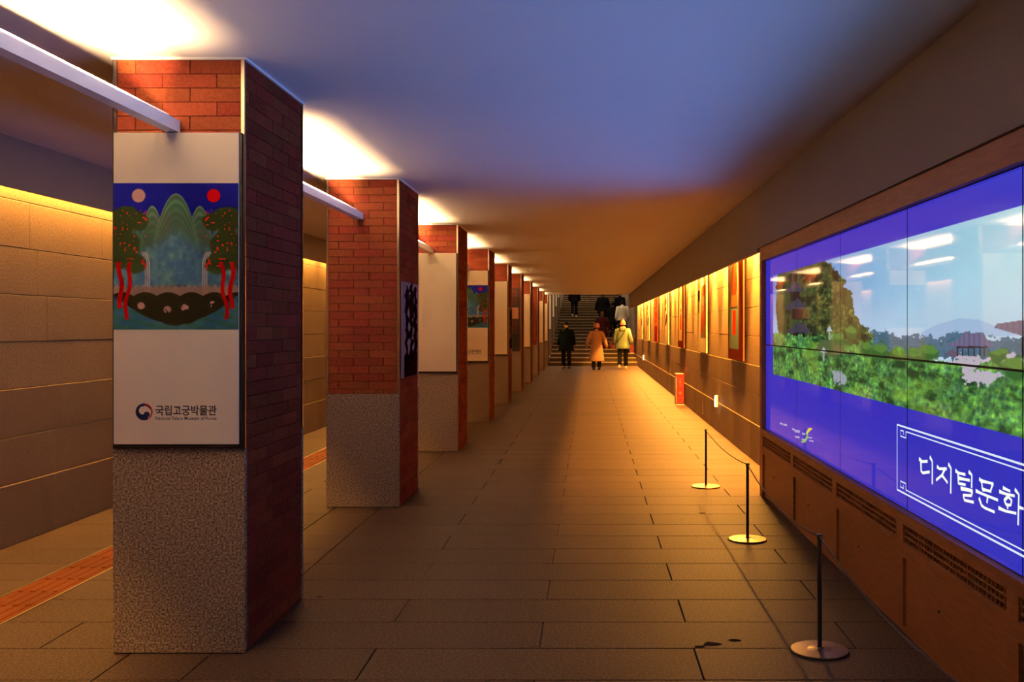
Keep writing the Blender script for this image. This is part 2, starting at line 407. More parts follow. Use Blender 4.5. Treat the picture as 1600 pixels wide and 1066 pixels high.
# ================================================================= COLUMNS
BL, BH = 0.267, 0.0688
def brick_mesh(axis, L, h, th=0.02):
    g = 0.0013; e = 0.0015
    # front face at 0, towards -axis normal; built in (a, n, z) then mapped
    a0, a1, z0, z1 = g, L - g, g, h - g
    vs = [(a0, th, z0), (a1, th, z0), (a1, th, z1), (a0, th, z1), (a0, e, z0), (a1, e, z0), (a1, e, z1), (a0, e, z1),
          (a0 + e, 0, z0 + e), (a1 - e, 0, z0 + e), (a1 - e, 0, z1 - e), (a0 + e, 0, z1 - e)]
    fs = [(0, 1, 5, 4), (1, 2, 6, 5), (2, 3, 7, 6), (3, 0, 4, 7), (4, 5, 9, 8), (5, 6, 10, 9), (6, 7, 11, 10), (7, 4, 8, 11), (8, 9, 10, 11)]
    if axis == 'y': vs = [(-n, a, z) for a, n, z in vs]    # faces +x, runs along +y
    if axis == '-y': vs = [(n, a, z) for a, n, z in vs]    # faces -x
    if axis == 'b': vs = [(a, -n, z) for a, n, z in vs]
    return vs, fs
bcache = {}
def bricks_on(face, span, z_lo, z_hi, joint0, origin, parent, single, col, board=None):
    """lay half-bond courses from the top down on one face of a column"""
    z = z_hi; r = 0
    while z > z_lo + 0.01:
        zb = max(z - BH, z_lo); j = joint0[r % 2]; cuts = [0.0]
        while j < span - 0.02: cuts.append(j); j += BL
        cuts.append(span)
        for a, b in zip(cuts[:-1], cuts[1:]):
            if b - a < 0.01: continue
            if board and zb > board[0] and z < board[1]: continue
            key = (face, round(b - a, 3), round(z - zb, 3))
            if key not in bcache:
                vs, fs = brick_mesh(face, b - a, z - zb); bcache[key] = [vs, fs, None]
            en = bcache[key]
            o = (origin[0] + a, origin[1], zb) if face in ('x', 'b') else (origin[0], origin[1] + a, zb)
            jit = rnd.uniform(-0.0012, 0.0012)
            if face in ('x', 'b'): o = (o[0], o[1] + jit, o[2])
            else: o = (o[0] + jit, o[1], o[2])
            if single:
                if en[2] is None: en[2] = MB().add(en[0], en[1]).mesh('brick', M['brick'])
                link('brick', en[2], parent, o)
            else: col.add([(x + o[0], y + o[1], q + o[2]) for x, y, q in en[0]], en[1])
        z = zb; r += 1
HW = (CXR - CXL) / 2; CX = (CXR + CXL) / 2; GH = 1.008
col_labels = {
 -1: 'granite-footed brick column beside the camera, before the first light bar',
 0: 'nearest and largest brick column, behind the framed landscape board with emblem',
 1: 'second brick column, bare brick front above speckled granite base',
 2: 'third brick column from the front, carrying a blank cream board',
 3: 'fourth brick column, behind the smaller landscape board',
 4: 'fifth brick column, blank board, just before the lattice window board',
 5: 'sixth brick column, carrying the board of lattice windows',
 6: 'seventh brick column, just past the lattice window board',
 7: 'eighth brick column, far and bare of any board',
 8: 'ninth brick column, last but one before the stairs',
 9: 'tenth brick column, standing at the foot of the stairs',
 10: 'nearest of the brick columns rising from the stairs',
 11: 'second of the brick columns rising from the stairs',
 12: 'third of the brick columns rising from the stairs',
 13: 'farthest brick column up on the stairs'}
def step_h(y):
    if y < YS: return 0.0
    return SR * (int((y - YS) / ST) + 1)
for k in range(-1, 14):
    yf = CY0 + CP * k
    rise = 0.0 if k < 10 else 0.148 * (yf - 41.3) + 0.02
    top = CEIL if k < 10 else CEIL + rise + 0.2
    c = empty('brick_column', (CX, yf, 0)); tag(c, col_labels[k], 'column', 'brick columns along the passage')
    gh = GH + rise
    MB().box(-HW + 0.021, HW - 0.021, 0.021, CD - 0.021, 0, top).build('core', M['mortar'], c)
    g = MB().box(-HW, HW, 0.0, 0.03, 0.004, gh).build('granite_slab', M['granite'], c); bevel(g, 0.003, 1)
    g = MB().box(-HW, HW, CD - 0.03, CD, 0.004, gh).build('granite_slab', M['granite'], c); bevel(g, 0.003, 1)
    single = 0 <= k <= 3
    col = MB()
    board = (1.04, 2.53) if k in (0, 2, 3) else None
    bricks_on('x', 2 * HW - 0.04, gh, top - 0.012, (0.09, 0.222), (-HW + 0.02, 0.004), c, single, col, board)
    bricks_on('y', CD - 0.06, 0.0, top - 0.012, (0.045, 0.145), (HW - 0.004, 0.03), c, single, col)
    rest = MB() if single else col
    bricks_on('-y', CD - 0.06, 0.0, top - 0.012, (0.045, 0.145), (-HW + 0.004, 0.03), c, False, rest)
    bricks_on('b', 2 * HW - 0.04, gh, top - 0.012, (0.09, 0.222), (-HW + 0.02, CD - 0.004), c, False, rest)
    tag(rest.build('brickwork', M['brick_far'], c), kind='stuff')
    # polished metal angles on the corners above the granite
    for sx in (-1, 1):
        for yy, sy in ((0, 1), (CD, -1)):
            mb = MB(); x1 = sx * HW
            mb.box(min(x1, x1 - sx * 0.02), max(x1, x1 - sx * 0.02), min(yy, yy + sy * 0.003), max(yy, yy + sy * 0.003), gh, top - 0.004)
            mb.box(min(x1, x1 - sx * 0.003), max(x1, x1 - sx * 0.003), min(yy, yy + sy * 0.012), max(yy, yy + sy * 0.012), gh, top - 0.004)
            mb.build('corner_trim', M['steel'], c)
    if k < 10:
        mb = MB().box(-HW - 0.006, HW + 0.006, -0.006, CD + 0.006, top - 0.012, top - 0.0005)
        mb.build('ceiling_trim', M['white_metal'], c)

# ---- light bars
for k in range(-1, 9):
    y0 = CY0 + CD + CP * k; y1 = CY0 + CP * (k + 1)
    names = ['near light bar', ''][0]
    lab = {-1: 'white light bar cutting across the upper left corner, ending on the nearest column',
           0: 'white light bar between the first and second columns',
           1: 'light bar between the second and third columns, end showing above blank board',
           2: 'light bar between the third and fourth columns, its tip above the smaller landscape'}.get(k, 'light bar between far brick columns, pair %s from the front' % ['fourth', 'fifth', 'sixth', 'seventh', 'eighth', 'ninth'][max(0, k - 3)])
    b = empty('light_bar', (-2.03, y0, 2.55)); tag(b, lab, 'light fixture', 'light bars between the columns')
    L = y1 - y0
    h = MB()
    h.box(-0.03, 0.03, 0.003, L - 0.003, 0, 0.006).box(-0.03, -0.026, 0.003, L - 0.003, 0.006, 0.092).box(0.026, 0.03, 0.003, L - 0.003, 0.006, 0.058)
    h.box(-0.026, 0.026, 0.003, 0.007, 0.006, 0.05).box(-0.026, 0.026, L - 0.007, L - 0.003, 0.006, 0.05)
    h.build('housing', M['white_metal'], b)
    MB().box(-0.025, 0.025, 0.01, L - 0.01, 0.03, 0.04).build('diffuser', M['diffuser'], b)

# ================================================================= TEXT
def text_obj(name, body, x0, z0, width, height, place, material, parent, offset=0.0, depth=0.0):
    """flat lettering fitted into width x height; place(u, v) -> 3-D point"""
    cu = bpy.data.curves.new(name, 'FONT'); cu.body = body; cu.offset = offset; cu.resolution_u = 3
    t = bpy.data.objects.new(name, cu); C.objects.link(t)
    me = bpy.data.meshes.new_from_object(t.evaluated_get(bpy.context.evaluated_depsgraph_get()))
    bpy.data.objects.remove(t); bpy.data.curves.remove(cu)
    xs = [v.co.x for v in me.vertices]; ys = [v.co.y for v in me.vertices]
    a, b, c, d = min(xs), max(xs), min(ys), max(ys)
    for v in me.vertices:
        v.co = place(x0 + (v.co.x - a) / (b - a) * width, z0 + (v.co.y - c) / (d - c) * height)
    me.materials.clear(); me.materials.append(material)
    return link(name, me, parent)

# ================================================================= BOARDS ON THE COLUMNS
def landscape(U, V):
    img = np.zeros(U.shape + (3,)); img[:] = (16, 18, 122)
    X = U; Y = V * 1.17
    d = np.hypot(X - 0.20, Y - 1.07); img = put(img, (0.056 - d) * 200, (226, 190, 176))
    d = np.hypot(X - 0.80, Y - 1.07); img = put(img, (0.056 - d) * 200, (205, 12, 20))
    hills = [(0.08, 0.98, 0.13), (0.31, 0.99, 0.085), (0.50, 1.09, 0.13), (0.69, 0.99, 0.09), (0.92, 0.98, 0.12)]
    for cx, top, wd in [hills[0], hills[4], hills[1], hills[3], hills[2]]:
        q = np.abs(X - cx) / wd
        prof = top - 0.20 * q ** 2
        dd = prof - Y
        body = np.stack([60 + 30 * fbm(X * 14, Y * 14), 98 + 30 * fbm(X * 9 + 3, Y * 9), 92 + 10 * X], -1)
        ring = 0.5 + 0.5 * np.cos(dd * 95)
        body = body * (0.62 + 0.5 * (ring * np.exp(-dd * 9))[..., None])
        m_ = np.clip(dd * 250, 0, 1)[..., None]; img = img * (1 - m_) + body * m_
    # mottled blue-green lower slopes
    n = fbm(X * 13, Y * 17 + 5); n2 = fbm(X * 30 + 9, Y * 22)
    low = np.stack([30 + 55 * n * n2 * 1.8, 62 + 80 * n * n2 * 1.6, 100 + 55 * n2], -1)
    mk = np.clip((0.84 - 0.6 * np.abs(X - 0.5) + 0.12 * (n - 0.5) - Y) * 9, 0, 1)[..., None]
    img = img * (1 - mk) + low * mk
    for cx in (0.27, 0.73):
        s = 1 if cx < 0.5 else -1
        for j in range(3):
            xc = cx + (j - 1) * 0.016 - s * 0.03 * np.clip((Y - 0.52) / 0.1, 0, 1) ** 2
            img = put(img, ((0.0045 - np.abs(X - xc)) * 400) * (Y > 0.27) * (Y < 0.62), (215, 195, 190))
    f = (Y > 0.25) & (Y < 0.33 + 0.03 * np.abs(np.sin(X * 60)))
    img = put(img, f * 0.8, (150, 122, 104))
    # dark ground
    g = Y < 0.27 + 0.03 * np.abs(np.sin(X * 17 + 0.4))
    img = put(img, g * 1.0, (26, 26, 16))
    img = put(img, g * np.clip(np.cos(np.hypot((X * 8) % 1 - 0.5, (Y * 9) % 1) * 28) - 0.5, 0, 1) * 0.5, (60, 58, 34))
    for cx, cy in ((0.22, 0.19), (0.43, 0.16), (0.57, 0.175), (0.79, 0.20)):
        img = put(img, (0.035 - np.hypot(X - cx, (Y - cy) * 1.1)) * 120 * (n2 > 0.48), (185, 150, 145))
    w_ = (Y < 0.02 + 0.75 * np.abs(X - 0.5) ** 1.6 + 0.02 * n)
    wv = np.stack([24 + 30 * n, 62 + 40 * n, 98 + 40 * np.cos(Y * 90 + X * 20) * 0.4], -1)
    m_ = w_[..., None] * 1.0; img = img * (1 - m_) + wv * m_
    # side trees: dark crowns, red blossom, red trunks
    for s in (0, 1):
        Xs = X if s == 0 else 1 - X
        nn = fbm(Xs * 10 + 20 * s, Y * 10 + 3)
        for cx, cy, rr in ((0.09, 0.88, 0.13), (0.20, 0.86, 0.09), (0.08, 0.68, 0.14), (0.17, 0.52, 0.10), (0.05, 0.56, 0.1)):
            img = put(img, (rr * (0.8 + 0.5 * nn) - np.hypot(Xs - cx, (Y - cy) * 1.2)) * 60, (34, 48, 24))
        cr = (Xs < 0.27) & (Y > 0.46) & (Y < 0.96)
        sp = (vnoise(Xs * 55 + 3, Y * 55) > 0.83) & cr & (nn > 0.38)
        img = put(img, sp * 0.9, (200, 28, 26))
        for a, b, tw in ((0.05, 0.06, 0.020), (0.14, 0.10, 0.018)):
            xc = a + (b - a) * (0.55 - Y) / 0.4 + 0.012 * np.sin(Y * 22 + s)
            img = put(img, (tw - np.abs(Xs - xc)) * 300 * (Y < 0.54) * (Y > (0.17 if a < 0.1 else 0.08)), (165, 12, 14))
    return np.clip(img * np.array((0.80, 0.76, 0.80)), 0, 255)
def emblem(U, V):
    x = U * 2 - 1; y = V * 2 - 1
    cream = np.array((234, 223, 200.)); img = np.zeros(U.shape + (3,)); img[:] = cream
    disc = np.hypot(x, y) < 0.985; inner = np.hypot(x - 0.02, y + 0.02) < 0.70
    ang = np.degrees(np.arctan2(y, x))
    navy = (18, 20, 52)
    img = put(img, disc, navy)
    bulb = np.hypot(x - 0.30, y + 0.33) < 0.36
    blob = np.hypot(x + 0.14, y - 0.16) < 0.46
    light = inner & ~bulb & (blob | (x > -0.05) & (y > -0.35 + 0.0 * x) | (x > 0.35))
    img = put(img, light, cream)
    ring = disc & (np.hypot(x + 0.05, y + 0.05) > 0.86) & (ang > -62) & (ang < 85)
    gap = disc & (np.hypot(x + 0.05, y + 0.05) <= 0.86) & ~bulb & (x > 0.42) & (y < 0.35)
    img = put(img, gap, cream); img = put(img, ring, (170, 30, 28))
    return img
art_me = raster_mesh('printed_landscape', 240, 280, landscape, (-0.3035, 0, 0), (0.607, 0, 0), (0, 0, 0.712), M['print'])
emb_me = raster_mesh('printed_emblem', 72, 72, emblem, (-0.042, 0, -0.042), (0.084, 0, 0), (0, 0, 0.084), M['print'])
text_cache = {}
def board_on(k, art=False, z0=1.03, z1=2.545, label='', rise=0.0):
    yf = CY0 + CP * k
    b = empty('poster_board', (CX - 0.001, yf, z0 + rise)); tag(b, label, 'poster board')
    H = z1 - z0
    MB().box(-HW + 0.012, HW - 0.008, -0.022, -0.001, -0.022, H).build('backing_frame', M['black'], b)
    MB().box(-0.3035, 0.3035, -0.030, -0.022, 0.0, H).build('cream_panel', M['cream'], b)
    if art:
        link('printed_landscape', art_me, b, (0, -0.0308, 1.587 - z0))
        link('printed_emblem', emb_me, b, (-0.155, -0.0308, 0.157))
        for nm, body, zz, hh, off in (('korean_lettering', '국립고궁박물관', 0.139, 0.050, 0.022), ('english_lettering', 'National Palace Museum of Korea', 0.118, 0.0165, 0.014)):
            if nm not in text_cache:
                o = text_obj(nm, body, -0.100, zz, 0.297, hh, lambda u, v: (u, -0.0308, v), M['ink'], b, off); text_cache[nm] = o.data
            else: link(nm, text_cache[nm], b)
    return b
board_on(0, True, label='large framed landscape board with round emblem and museum lettering on nearest column')
board_on(2, label='nearest blank cream board, on the third column')
board_on(3, True, label='smaller landscape board with lettering partly hidden, on the fourth column')
board_on(4, label='blank cream board right behind the smaller landscape board')
board_on(6, label='narrow blank board right behind the lattice window board')
board_on(8, label='blank board on the ninth column, far down the row')
board_on(9, label='blank board on the last column before the stairs')
for k in range(10, 14):
    yf = CY0 + CP * k
    board_on(k, label=['blank board on the first column up the stairs', 'blank board on the second column up the stairs', 'blank board on the third column up the stairs', 'blank board on the farthest column up the stairs'][k - 10], rise=0.148 * (yf - 41.3) + 0.02)
# lattice window board on the sixth column
lb = empty('lattice_board', (CX, CY0 + CP * 5, 1.0)); tag(lb, 'dark board showing lattice windows and a small plaque on sixth column', 'poster board')
MB().box(-HW + 0.02, HW - 0.05, -0.02, -0.001, 0.0, 1.56).build('backing_frame', M['black'], lb)
for (z0, z1) in ((1.13, 1.53), (0.43, 0.77)):
    MB().box(-0.24, 0.22, -0.026, -0.02, z0, z1).build('window_picture', M['brick_far'], lb)
    mb = MB()
    for i in range(7): x = -0.24 + i * 0.46 / 6; mb.box(x - 0.012, x + 0.012, -0.032, -0.026, z0, z1)
    for i in range(5): z = z0 + i * (z1 - z0) / 4; mb.box(-0.24, 0.22, -0.032, -0.026, z - 0.01, z + 0.01)
    mb.build('lattice', M['black'], lb)
MB().box(-0.12, 0.25, -0.03, -0.02, 0.80, 1.08).build('plaque', mat('plaque_tan', (0.45, 0.22, 0.12), 0.6), lb)

# calligraphy sheets on the walkway side of columns two and five
def calligraphy(U, V):
    img = np.zeros(U.shape + (3,)); img[:] = (176, 168, 176)
    img = put(img, (fbm(U * 3, V * 8) - 0.4) * 0.6, (150, 142, 158))
    r = np.random.RandomState(11); m = np.zeros(U.shape)
    for cx in (0.30, 0.55, 0.80):
        y = 0.93
        while y > 0.14:
            h = r.uniform(0.03, 0.075); wdt = r.uniform(0.05, 0.11); x = cx + r.uniform(-0.06, 0.06)
            dx = (U - x - 0.04 * np.sin(V * 40 + cx * 9)) / wdt; dy = (V - y) / h
            m = np.maximum(m, (1.15 - np.hypot(dx, dy) + 0.5 * (fbm(U * 7 + y * 9, V * 20) - 0.5)) * 6); y -= h * r.uniform(1.0, 1.6)
        m = np.maximum(m, (0.035 - np.abs(U - cx - 0.03 * np.sin(V * 25 + cx * 5))) * 60 * (V < 0.93) * (V > 0.1))
    m = np.maximum(m, (0.13 + 0.08 * fbm(U * 8, V * 3) - np.abs(V - 0.07)) * 30 * (U > 0.12) * (U < 0.92))
    m = np.maximum(m, (fbm(U * 6 + 2, V * 11 + 3) - 0.56) * 14 * (U > 0.2) * (U < 0.95) * (V > 0.08) * (V < 0.93))
    img = put(img, m, (44, 12, 18)); img = put(img, m * (fbm(U * 9, V * 12 + 4) < 0.42), (12, 8, 10))
    return img * 0.72
cal_me = raster_mesh('calligraphy_print', 60, 150, calligraphy, (0.0061, 0, 0), (0, 0.84, 0), (0, 0, 0.87), M['print'])
for k, lab in ((1, 'pale sheet with dark brush calligraphy on the walkway side of the second column'), (4, 'calligraphy sheet on the walkway side of the fifth column')):
    s = empty('calligraphy_sheet', (CXR + 0.001, CY0 + CP * k + 0.09, 1.14)); tag(s, lab, 'poster')
    MB().box(0.0, 0.006, 0, 0.84, 0, 0.87).build('sheet', M['offwhite'], s)
    link('calligraphy_print', cal_me, s)

# ================================================================= VIDEO WALL
XS = 1.66; PW = (9.36 - 3.815) / 4; SB, STP = 0.640, 2.222; PH = (STP - SB) / 2
def px2(x, y):        # photo position -> (distance down the wall, height) on the display plane
    o = x - VX; return F * XS / o, HC + (VY - y) * XS / o
def P(*pts): return [px2(*p) for p in pts]
HILL = P((1214, 405), (1245, 400), (1262, 398), (1285, 402), (1300, 412), (1318, 436), (1330, 462), (1338, 490), (1346, 512), (1360, 516), (1360, 600), (1214, 600))
RIDGE = P((1338, 512), (1352, 514), (1380, 518), (1410, 526), (1440, 524), (1470, 528), (1500, 520), (1530, 524), (1560, 530), (1598, 524), (1650, 520), (1650, 560), (1338, 560))
MOUND = P((1440, 519), (1470, 505), (1500, 497), (1530, 500), (1560, 512), (1590, 524), (1440, 530))
SAND = P((1478, 566), (1500, 558), (1560, 557), (1600, 556), (1650, 556), (1650, 590), (1560, 584), (1500, 592), (1485, 580))
ROOF1 = P((1480, 537), (1492, 534), (1501, 527), (1506, 519), (1512, 518), (1518, 521), (1531, 519), (1537, 520), (1541, 529), (1547, 535), (1556, 539), (1549, 542), (1518, 543), (1487, 542))
POSTS1 = [P((x, 541), (x + 2.2, 541), (x + 2.2, 557), (x, 557)) for x in (1495, 1503, 1512, 1521, 1530, 1537)]
ROOF2 = P((1553, 512), (1558, 506), (1600, 500), (1650, 492), (1650, 527), (1600, 526), (1580, 520))
ROOF3 = P((1478, 552), (1488, 545), (1496, 552), (1494, 558), (1480, 558))
WATER = P((1300, 575), (1322, 588), (1322, 603), (1300, 598))
TERR = P((1270, 545), (1290, 530), (1316, 538), (1322, 552), (1300, 560))
def screen_fn(Y, Hh):
    img = np.zeros(Y.shape + (3,)); img[:] = (50, 46, 188)
    img = put(img, np.clip((6.5 - Y) / 4, 0, 1) * 0.5, (44, 58, 196))
    pic = (Y < 9.0) & (Hh < 2.066) & (Hh > 1.173)
    t = np.clip((8.2 - Y) / 4.2, 0, 1)
    sky = np.stack([92 + 78 * t, 136 + 80 * t, 204 + 26 * t], -1)
    lo = np.clip((1.85 - Hh) / 0.3, 0, 1)[..., None]; sky = sky + (np.array((196, 212, 232.)) - sky) * lo * 0.65
    sky = sky + ((fbm(Y * 1.7, Hh * 5) - 0.5) * 16)[..., None]
    pic3 = sky
    n = fbm(Y * 6, Hh * 22); n2 = fbm(Y * 20 + 5, Hh * 64); n2 = np.clip((n2 - 0.5) * 1.5 + 0.5, 0, 1)
    jy = Y + 0.25 * (n - 0.5); jh = Hh + 0.05 * (n2 - 0.5)
    pic3 = put(pic3, inpoly(Y, Hh + 0.01 * (n - 0.5), MOUND) * 0.35, (120, 150, 205))
    rd = inpoly(jy, jh, RIDGE); pic3 = put(pic3, rd * 1.0, (78, 112, 138)); pic3 = put(pic3, rd * np.clip((n2 - 0.4) * 4, 0, 1) * 0.6, (54, 96, 110))
    hl = inpoly(jy, jh, HILL)
    pic3 = put(pic3, hl, (58, 74, 42)); pic3 = put(pic3, hl * np.clip((n2 - 0.5) * 3, 0, 1) * np.clip((8.6 - Y) * 0.5, 0.2, 1), (128, 138, 62)); pic3 = put(pic3, hl * np.clip((0.47 - n) * 8, 0, 1) * 0.8, (26, 38, 28))
    # pagoda-like dark terraces of roofs on the slope
    for (x, y, ww) in ((1240, 418, 14), (1243, 448, 16), (1246, 475, 18), (1250, 512, 20)):
        pic3 = put(pic3, inpoly(Y, Hh, P((x - ww, y + 5), (x, y - 9), (x + ww * 0.8, y + 4), (x + ww * 0.7, y + 8), (x - ww, y + 9))), (60, 62, 78))
        pic3 = put(pic3, inpoly(Y, Hh, P((x - ww * 0.5, y + 8), (x + ww * 0.4, y + 8), (x + ww * 0.4, y + 24), (x - ww * 0.5, y + 24))) * 0.9, (34, 30, 34))
    pic3 = put(pic3, inpoly(jy, jh, SAND), (186, 178, 190))
    # bushes
    gtop = np.interp(-Y, [-9.0, -8.0, -7.0, -6.5, -5.9, -5.4, -5.0, -4.6, -4.1, -3.8, -3.0, -1],
                     [1.52, 1.50, 1.52, 1.50, 1.475, 1.47, 1.44, 1.405, 1.41, 1.43, 1.43, 1.43])
    up = Hh < gtop + 0.10 * (n - 0.5) + 0.03 * (n2 - 0.5) + 0.03 * np.abs(np.sin(Y * 5))
    bush = np.stack([40 + 130 * n2 * n, 84 + 170 * n2 * n, 34 + 60 * n], -1)
    st_ = fbm(Y * 30 + Hh * 30, Hh * 26 - Y * 14)
    bush = bush * (0.55 + 0.9 * st_)[..., None]
    bush = put(bush, np.clip((0.45 - n) * 9, 0, 1) * 0.75, (22, 56, 34)); bush = put(bush, np.clip((vnoise(Y * 3.4 + 2, Hh * 13) - 0.6) * 3, 0, 1) * np.clip(1.6 - (Y - 5) * 0.2, 0, 1) * 0.55, (134, 178, 58))
    mk = up[..., None]; pic3 = pic3 * (1 - mk) + bush * mk
    pic3 = put(pic3, inpoly(jy, jh, P((1500, 575), (1545, 578), (1560, 590), (1530, 602), (1505, 595))), (186, 180, 192))
    for pl, cc in ((TERR, (84, 100, 62)), (WATER, (150, 160, 170)), (ROOF3, (98, 88, 112)), (ROOF2, (118, 106, 128)), (ROOF1, (112, 108, 140))):
        pic3 = put(pic3, inpoly(jy, jh, pl) if (pl is WATER or pl is TERR) else inpoly(Y, Hh, pl), cc)
    rr = inpoly(Y, Hh, ROOF1) | inpoly(Y, Hh, ROOF2); pic3 = put(pic3, rr * (np.sin(Y * 110) > 0.2) * 0.22, (60, 60, 84))
    for pl in POSTS1: pic3 = put(pic3, inpoly(Y, Hh, pl), (70, 44, 44))
    pic3 = put(pic3, inpoly(Y, Hh, P((1494, 541), (1542, 541), (1542, 544), (1494, 544))), (66, 48, 58))
    pic3 = put(pic3, inpoly(Y, Hh, P((1596, 526), (1600, 526), (1600, 560), (1596, 560))), (54, 40, 40))
    # small pines and a stone lantern
    for x, y, r in ((1560, 558, 0.030), (1565, 552, 0.022), (1556, 554, 0.02), (1585, 575, 0.05), (1355, 545, 0.05), (1375, 550, 0.06), (1330, 520, 0.05), (1312, 530, 0.05), (1450, 552, 0.05), (1430, 556, 0.05)):
        cy, ch = px2(x, y); pic3 = put(pic3, (1 - np.hypot((Y - cy) / (r * 3.4), (Hh - ch) / r) + 0.9 * (n2 - 0.5)) * 4, (52, 100, 48))
        pic3 = put(pic3, (1 - np.hypot((Y - cy) / (r * 2.8), (Hh - ch - r * 0.35) / (r * 0.5)) + 0.6 * (n2 - 0.5)) * 5, (84, 132, 58))
    for (x, y) in ((1287, 548), (1296, 515)):
        pic3 = put(pic3, inpoly(Y, Hh, P((x - 5, y + 3), (x, y - 6), (x + 5, y + 3))), (176, 184, 190)); pic3 = put(pic3, inpoly(Y, Hh, P((x - 1.5, y + 3), (x + 1.5, y + 3), (x + 1.5, y + 16), (x - 1.5, y + 16))), (150, 160, 150))
    pm = pic[..., None]; img = img * (1 - pm) + pic3 * pm
    return np.clip(img, 0, 255)
vw = empty('video_wall', (1.8, 5.0, 0)); tag(vw, 'large wood-framed video wall of glowing display panels along the right wall', 'video wall')
def vb(mb, name, m, parent=None):
    o = mb.build(name, m, parent or vw)
    if parent is None: o.location = (-1.8, -5.0, 0)
    return o
XF = 1.62; NP = 8; YL = 9.36; YR = YL - NP * PW
vb(MB().box(XF, 1.985, YR - 0.12, 9.476, STP, 2.347), 'top_rail', M['wood'])
vb(MB().box(XF, 1.985, YL, 9.476, 0.0, STP), 'end_stile', M['wood'])
vb(MB().box(XF, 1.985, YR - 0.12, YR, 0.0, STP), 'end_stile', M['wood'])
vb(MB().box(XF, 1.985, YR, YL, 0.60, SB), 'bottom_rail', M['wood'])
vb(MB().box(XF + 0.03, 1.985, YR, YL, 0.0, 0.05), 'plinth', M['wood'])
vb(MB().box(XF + 0.05, 1.985, YR, YL, 0.05, 0.60), 'carcass', M['wood'])
vb(MB().box(XS + 0.012, 1.985, YR, YL, SB, STP), 'display_mount', M['black'])
for i in range(NP):
    ya = YL - (i + 1) * PW; yb = YL - i * PW
    res = 300 if i in (1, 2, 3) else (200 if i == 0 else 120)
    for r in range(2):
        za = SB + r * PH
        p = vb(MB().box(XS + 0.002, XS + 0.012, ya + 0.0005, yb - 0.0005, za + 0.0005, za + PH - 0.0005), 'display_panel', M['black'])
        bz = 0.005
        fn = lambda U, V, a=ya, b=yb, z=za: screen_fn(b - bz - U * (b - a - 2 * bz), z + bz + V * (PH - 2 * bz))
        me = raster_mesh('display_surface', res, int(res * 0.75), fn, (XS, yb - bz, za + bz), (0, -(PW - 2 * bz), 0), (0, 0, PH - 2 * bz), M['display'])
        link('display_surface', me, p)
    # cabinet door and vent grille below
    ya2, yb2 = ya + 0.055, yb - 0.055
    st = vb(MB().box(XF, XF + 0.05, yb - 0.055 if i else yb - 0.04, yb, 0.05, 0.60).box(XF, XF + 0.05, ya, ya + 0.055, 0.05, 0.60), 'post_rail', M['wood'])
    vb(MB().box(XF, XF + 0.05, ya2, yb2, 0.41, 0.485).box(XF, XF + 0.05, ya2, yb2, 0.583, 0.60), 'cross_rail', M['wood'])
    d = vb(MB().box(XF + 0.014, XF + 0.05, ya2 + 0.004, yb2 - 0.004, 0.055, 0.405), 'cabinet_door', M['wood'])
    bevel(d, 0.004, 1)
    MB().lathe([(0.007, 0), (0.007, 0.006)], 0, 0, 12).build('door_lock', M['black_metal'], d, (XF + 0.012, yb2 - 0.5, 0.27)).rotation_euler = (0, -math.pi / 2, 0)
    gr = vb(MB().box(XF + 0.040, XF + 0.05, ya2, yb2, 0.485, 0.583), 'vent_grille', M['black'])
    mb = MB(); n = 30
    for j in range(n + 1):
        yy = ya2 + (yb2 - ya2) * j / n; ww = 0.008 if j % 5 else 0.014
        mb.box(XF + 0.010, XF + 0.040, yy - ww / 2, yy + ww / 2, 0.485, 0.583)
    tag(mb.build('slat', M['wood'], gr), kind='stuff')
    mb = MB()
    for zz in (0.487, 0.518, 0.549, 0.581): mb.box(XF + 0.006, XF + 0.02, ya2, yb2, zz - 0.003, zz + 0.003)
    mb.build('grille_bar', M['wood'], gr)
# lettering and frame on the display: ribbons just in front of the panels
def ribbon(mb, pts, wd):
    pts = [Vector((p[0], p[1])) for p in pts]; n = len(pts); vs = []
    for i, p in enumerate(pts):
        t = (pts[min(i + 1, n - 1)] - pts[max(i - 1, 0)]); t.normalize(); nn = Vector((-t.y, t.x))
        wv = wd[i] if hasattr(wd, '__len__') else wd
        vs += [p + nn * wv / 2, p - nn * wv / 2]
    mb.add([(XS - 0.0015, v.x, v.y) for v in vs], [(2 * i, 2 * i + 1, 2 * i + 3, 2 * i + 2) for i in range(n - 1)])
tx = MB()
def brush(pts, w0=4.6):
    q = [Vector(p) for p in pts]; out = []
    for i in range(len(q) - 1):
        for s in range(5): out.append(q[i].lerp(q[i + 1], s / 5))
    out.append(q[-1]); n = len(out)
    ws = [w0 * (0.55 + 0.55 * (1 - (i / (n - 1))) ** 2 + 0.25 * (i / (n - 1)) ** 2) for i in range(n)]
    wm = [px2(p.x, p.y) for p in out]
    ribbon(tx, wm, [w_ * XS / (out[i].x - VX) * 1.25 for i, w_ in enumerate(ws)])
S = 4.845
def Z(*pts): return [(1400 + x / S, 660 + y / S) for x, y in pts]
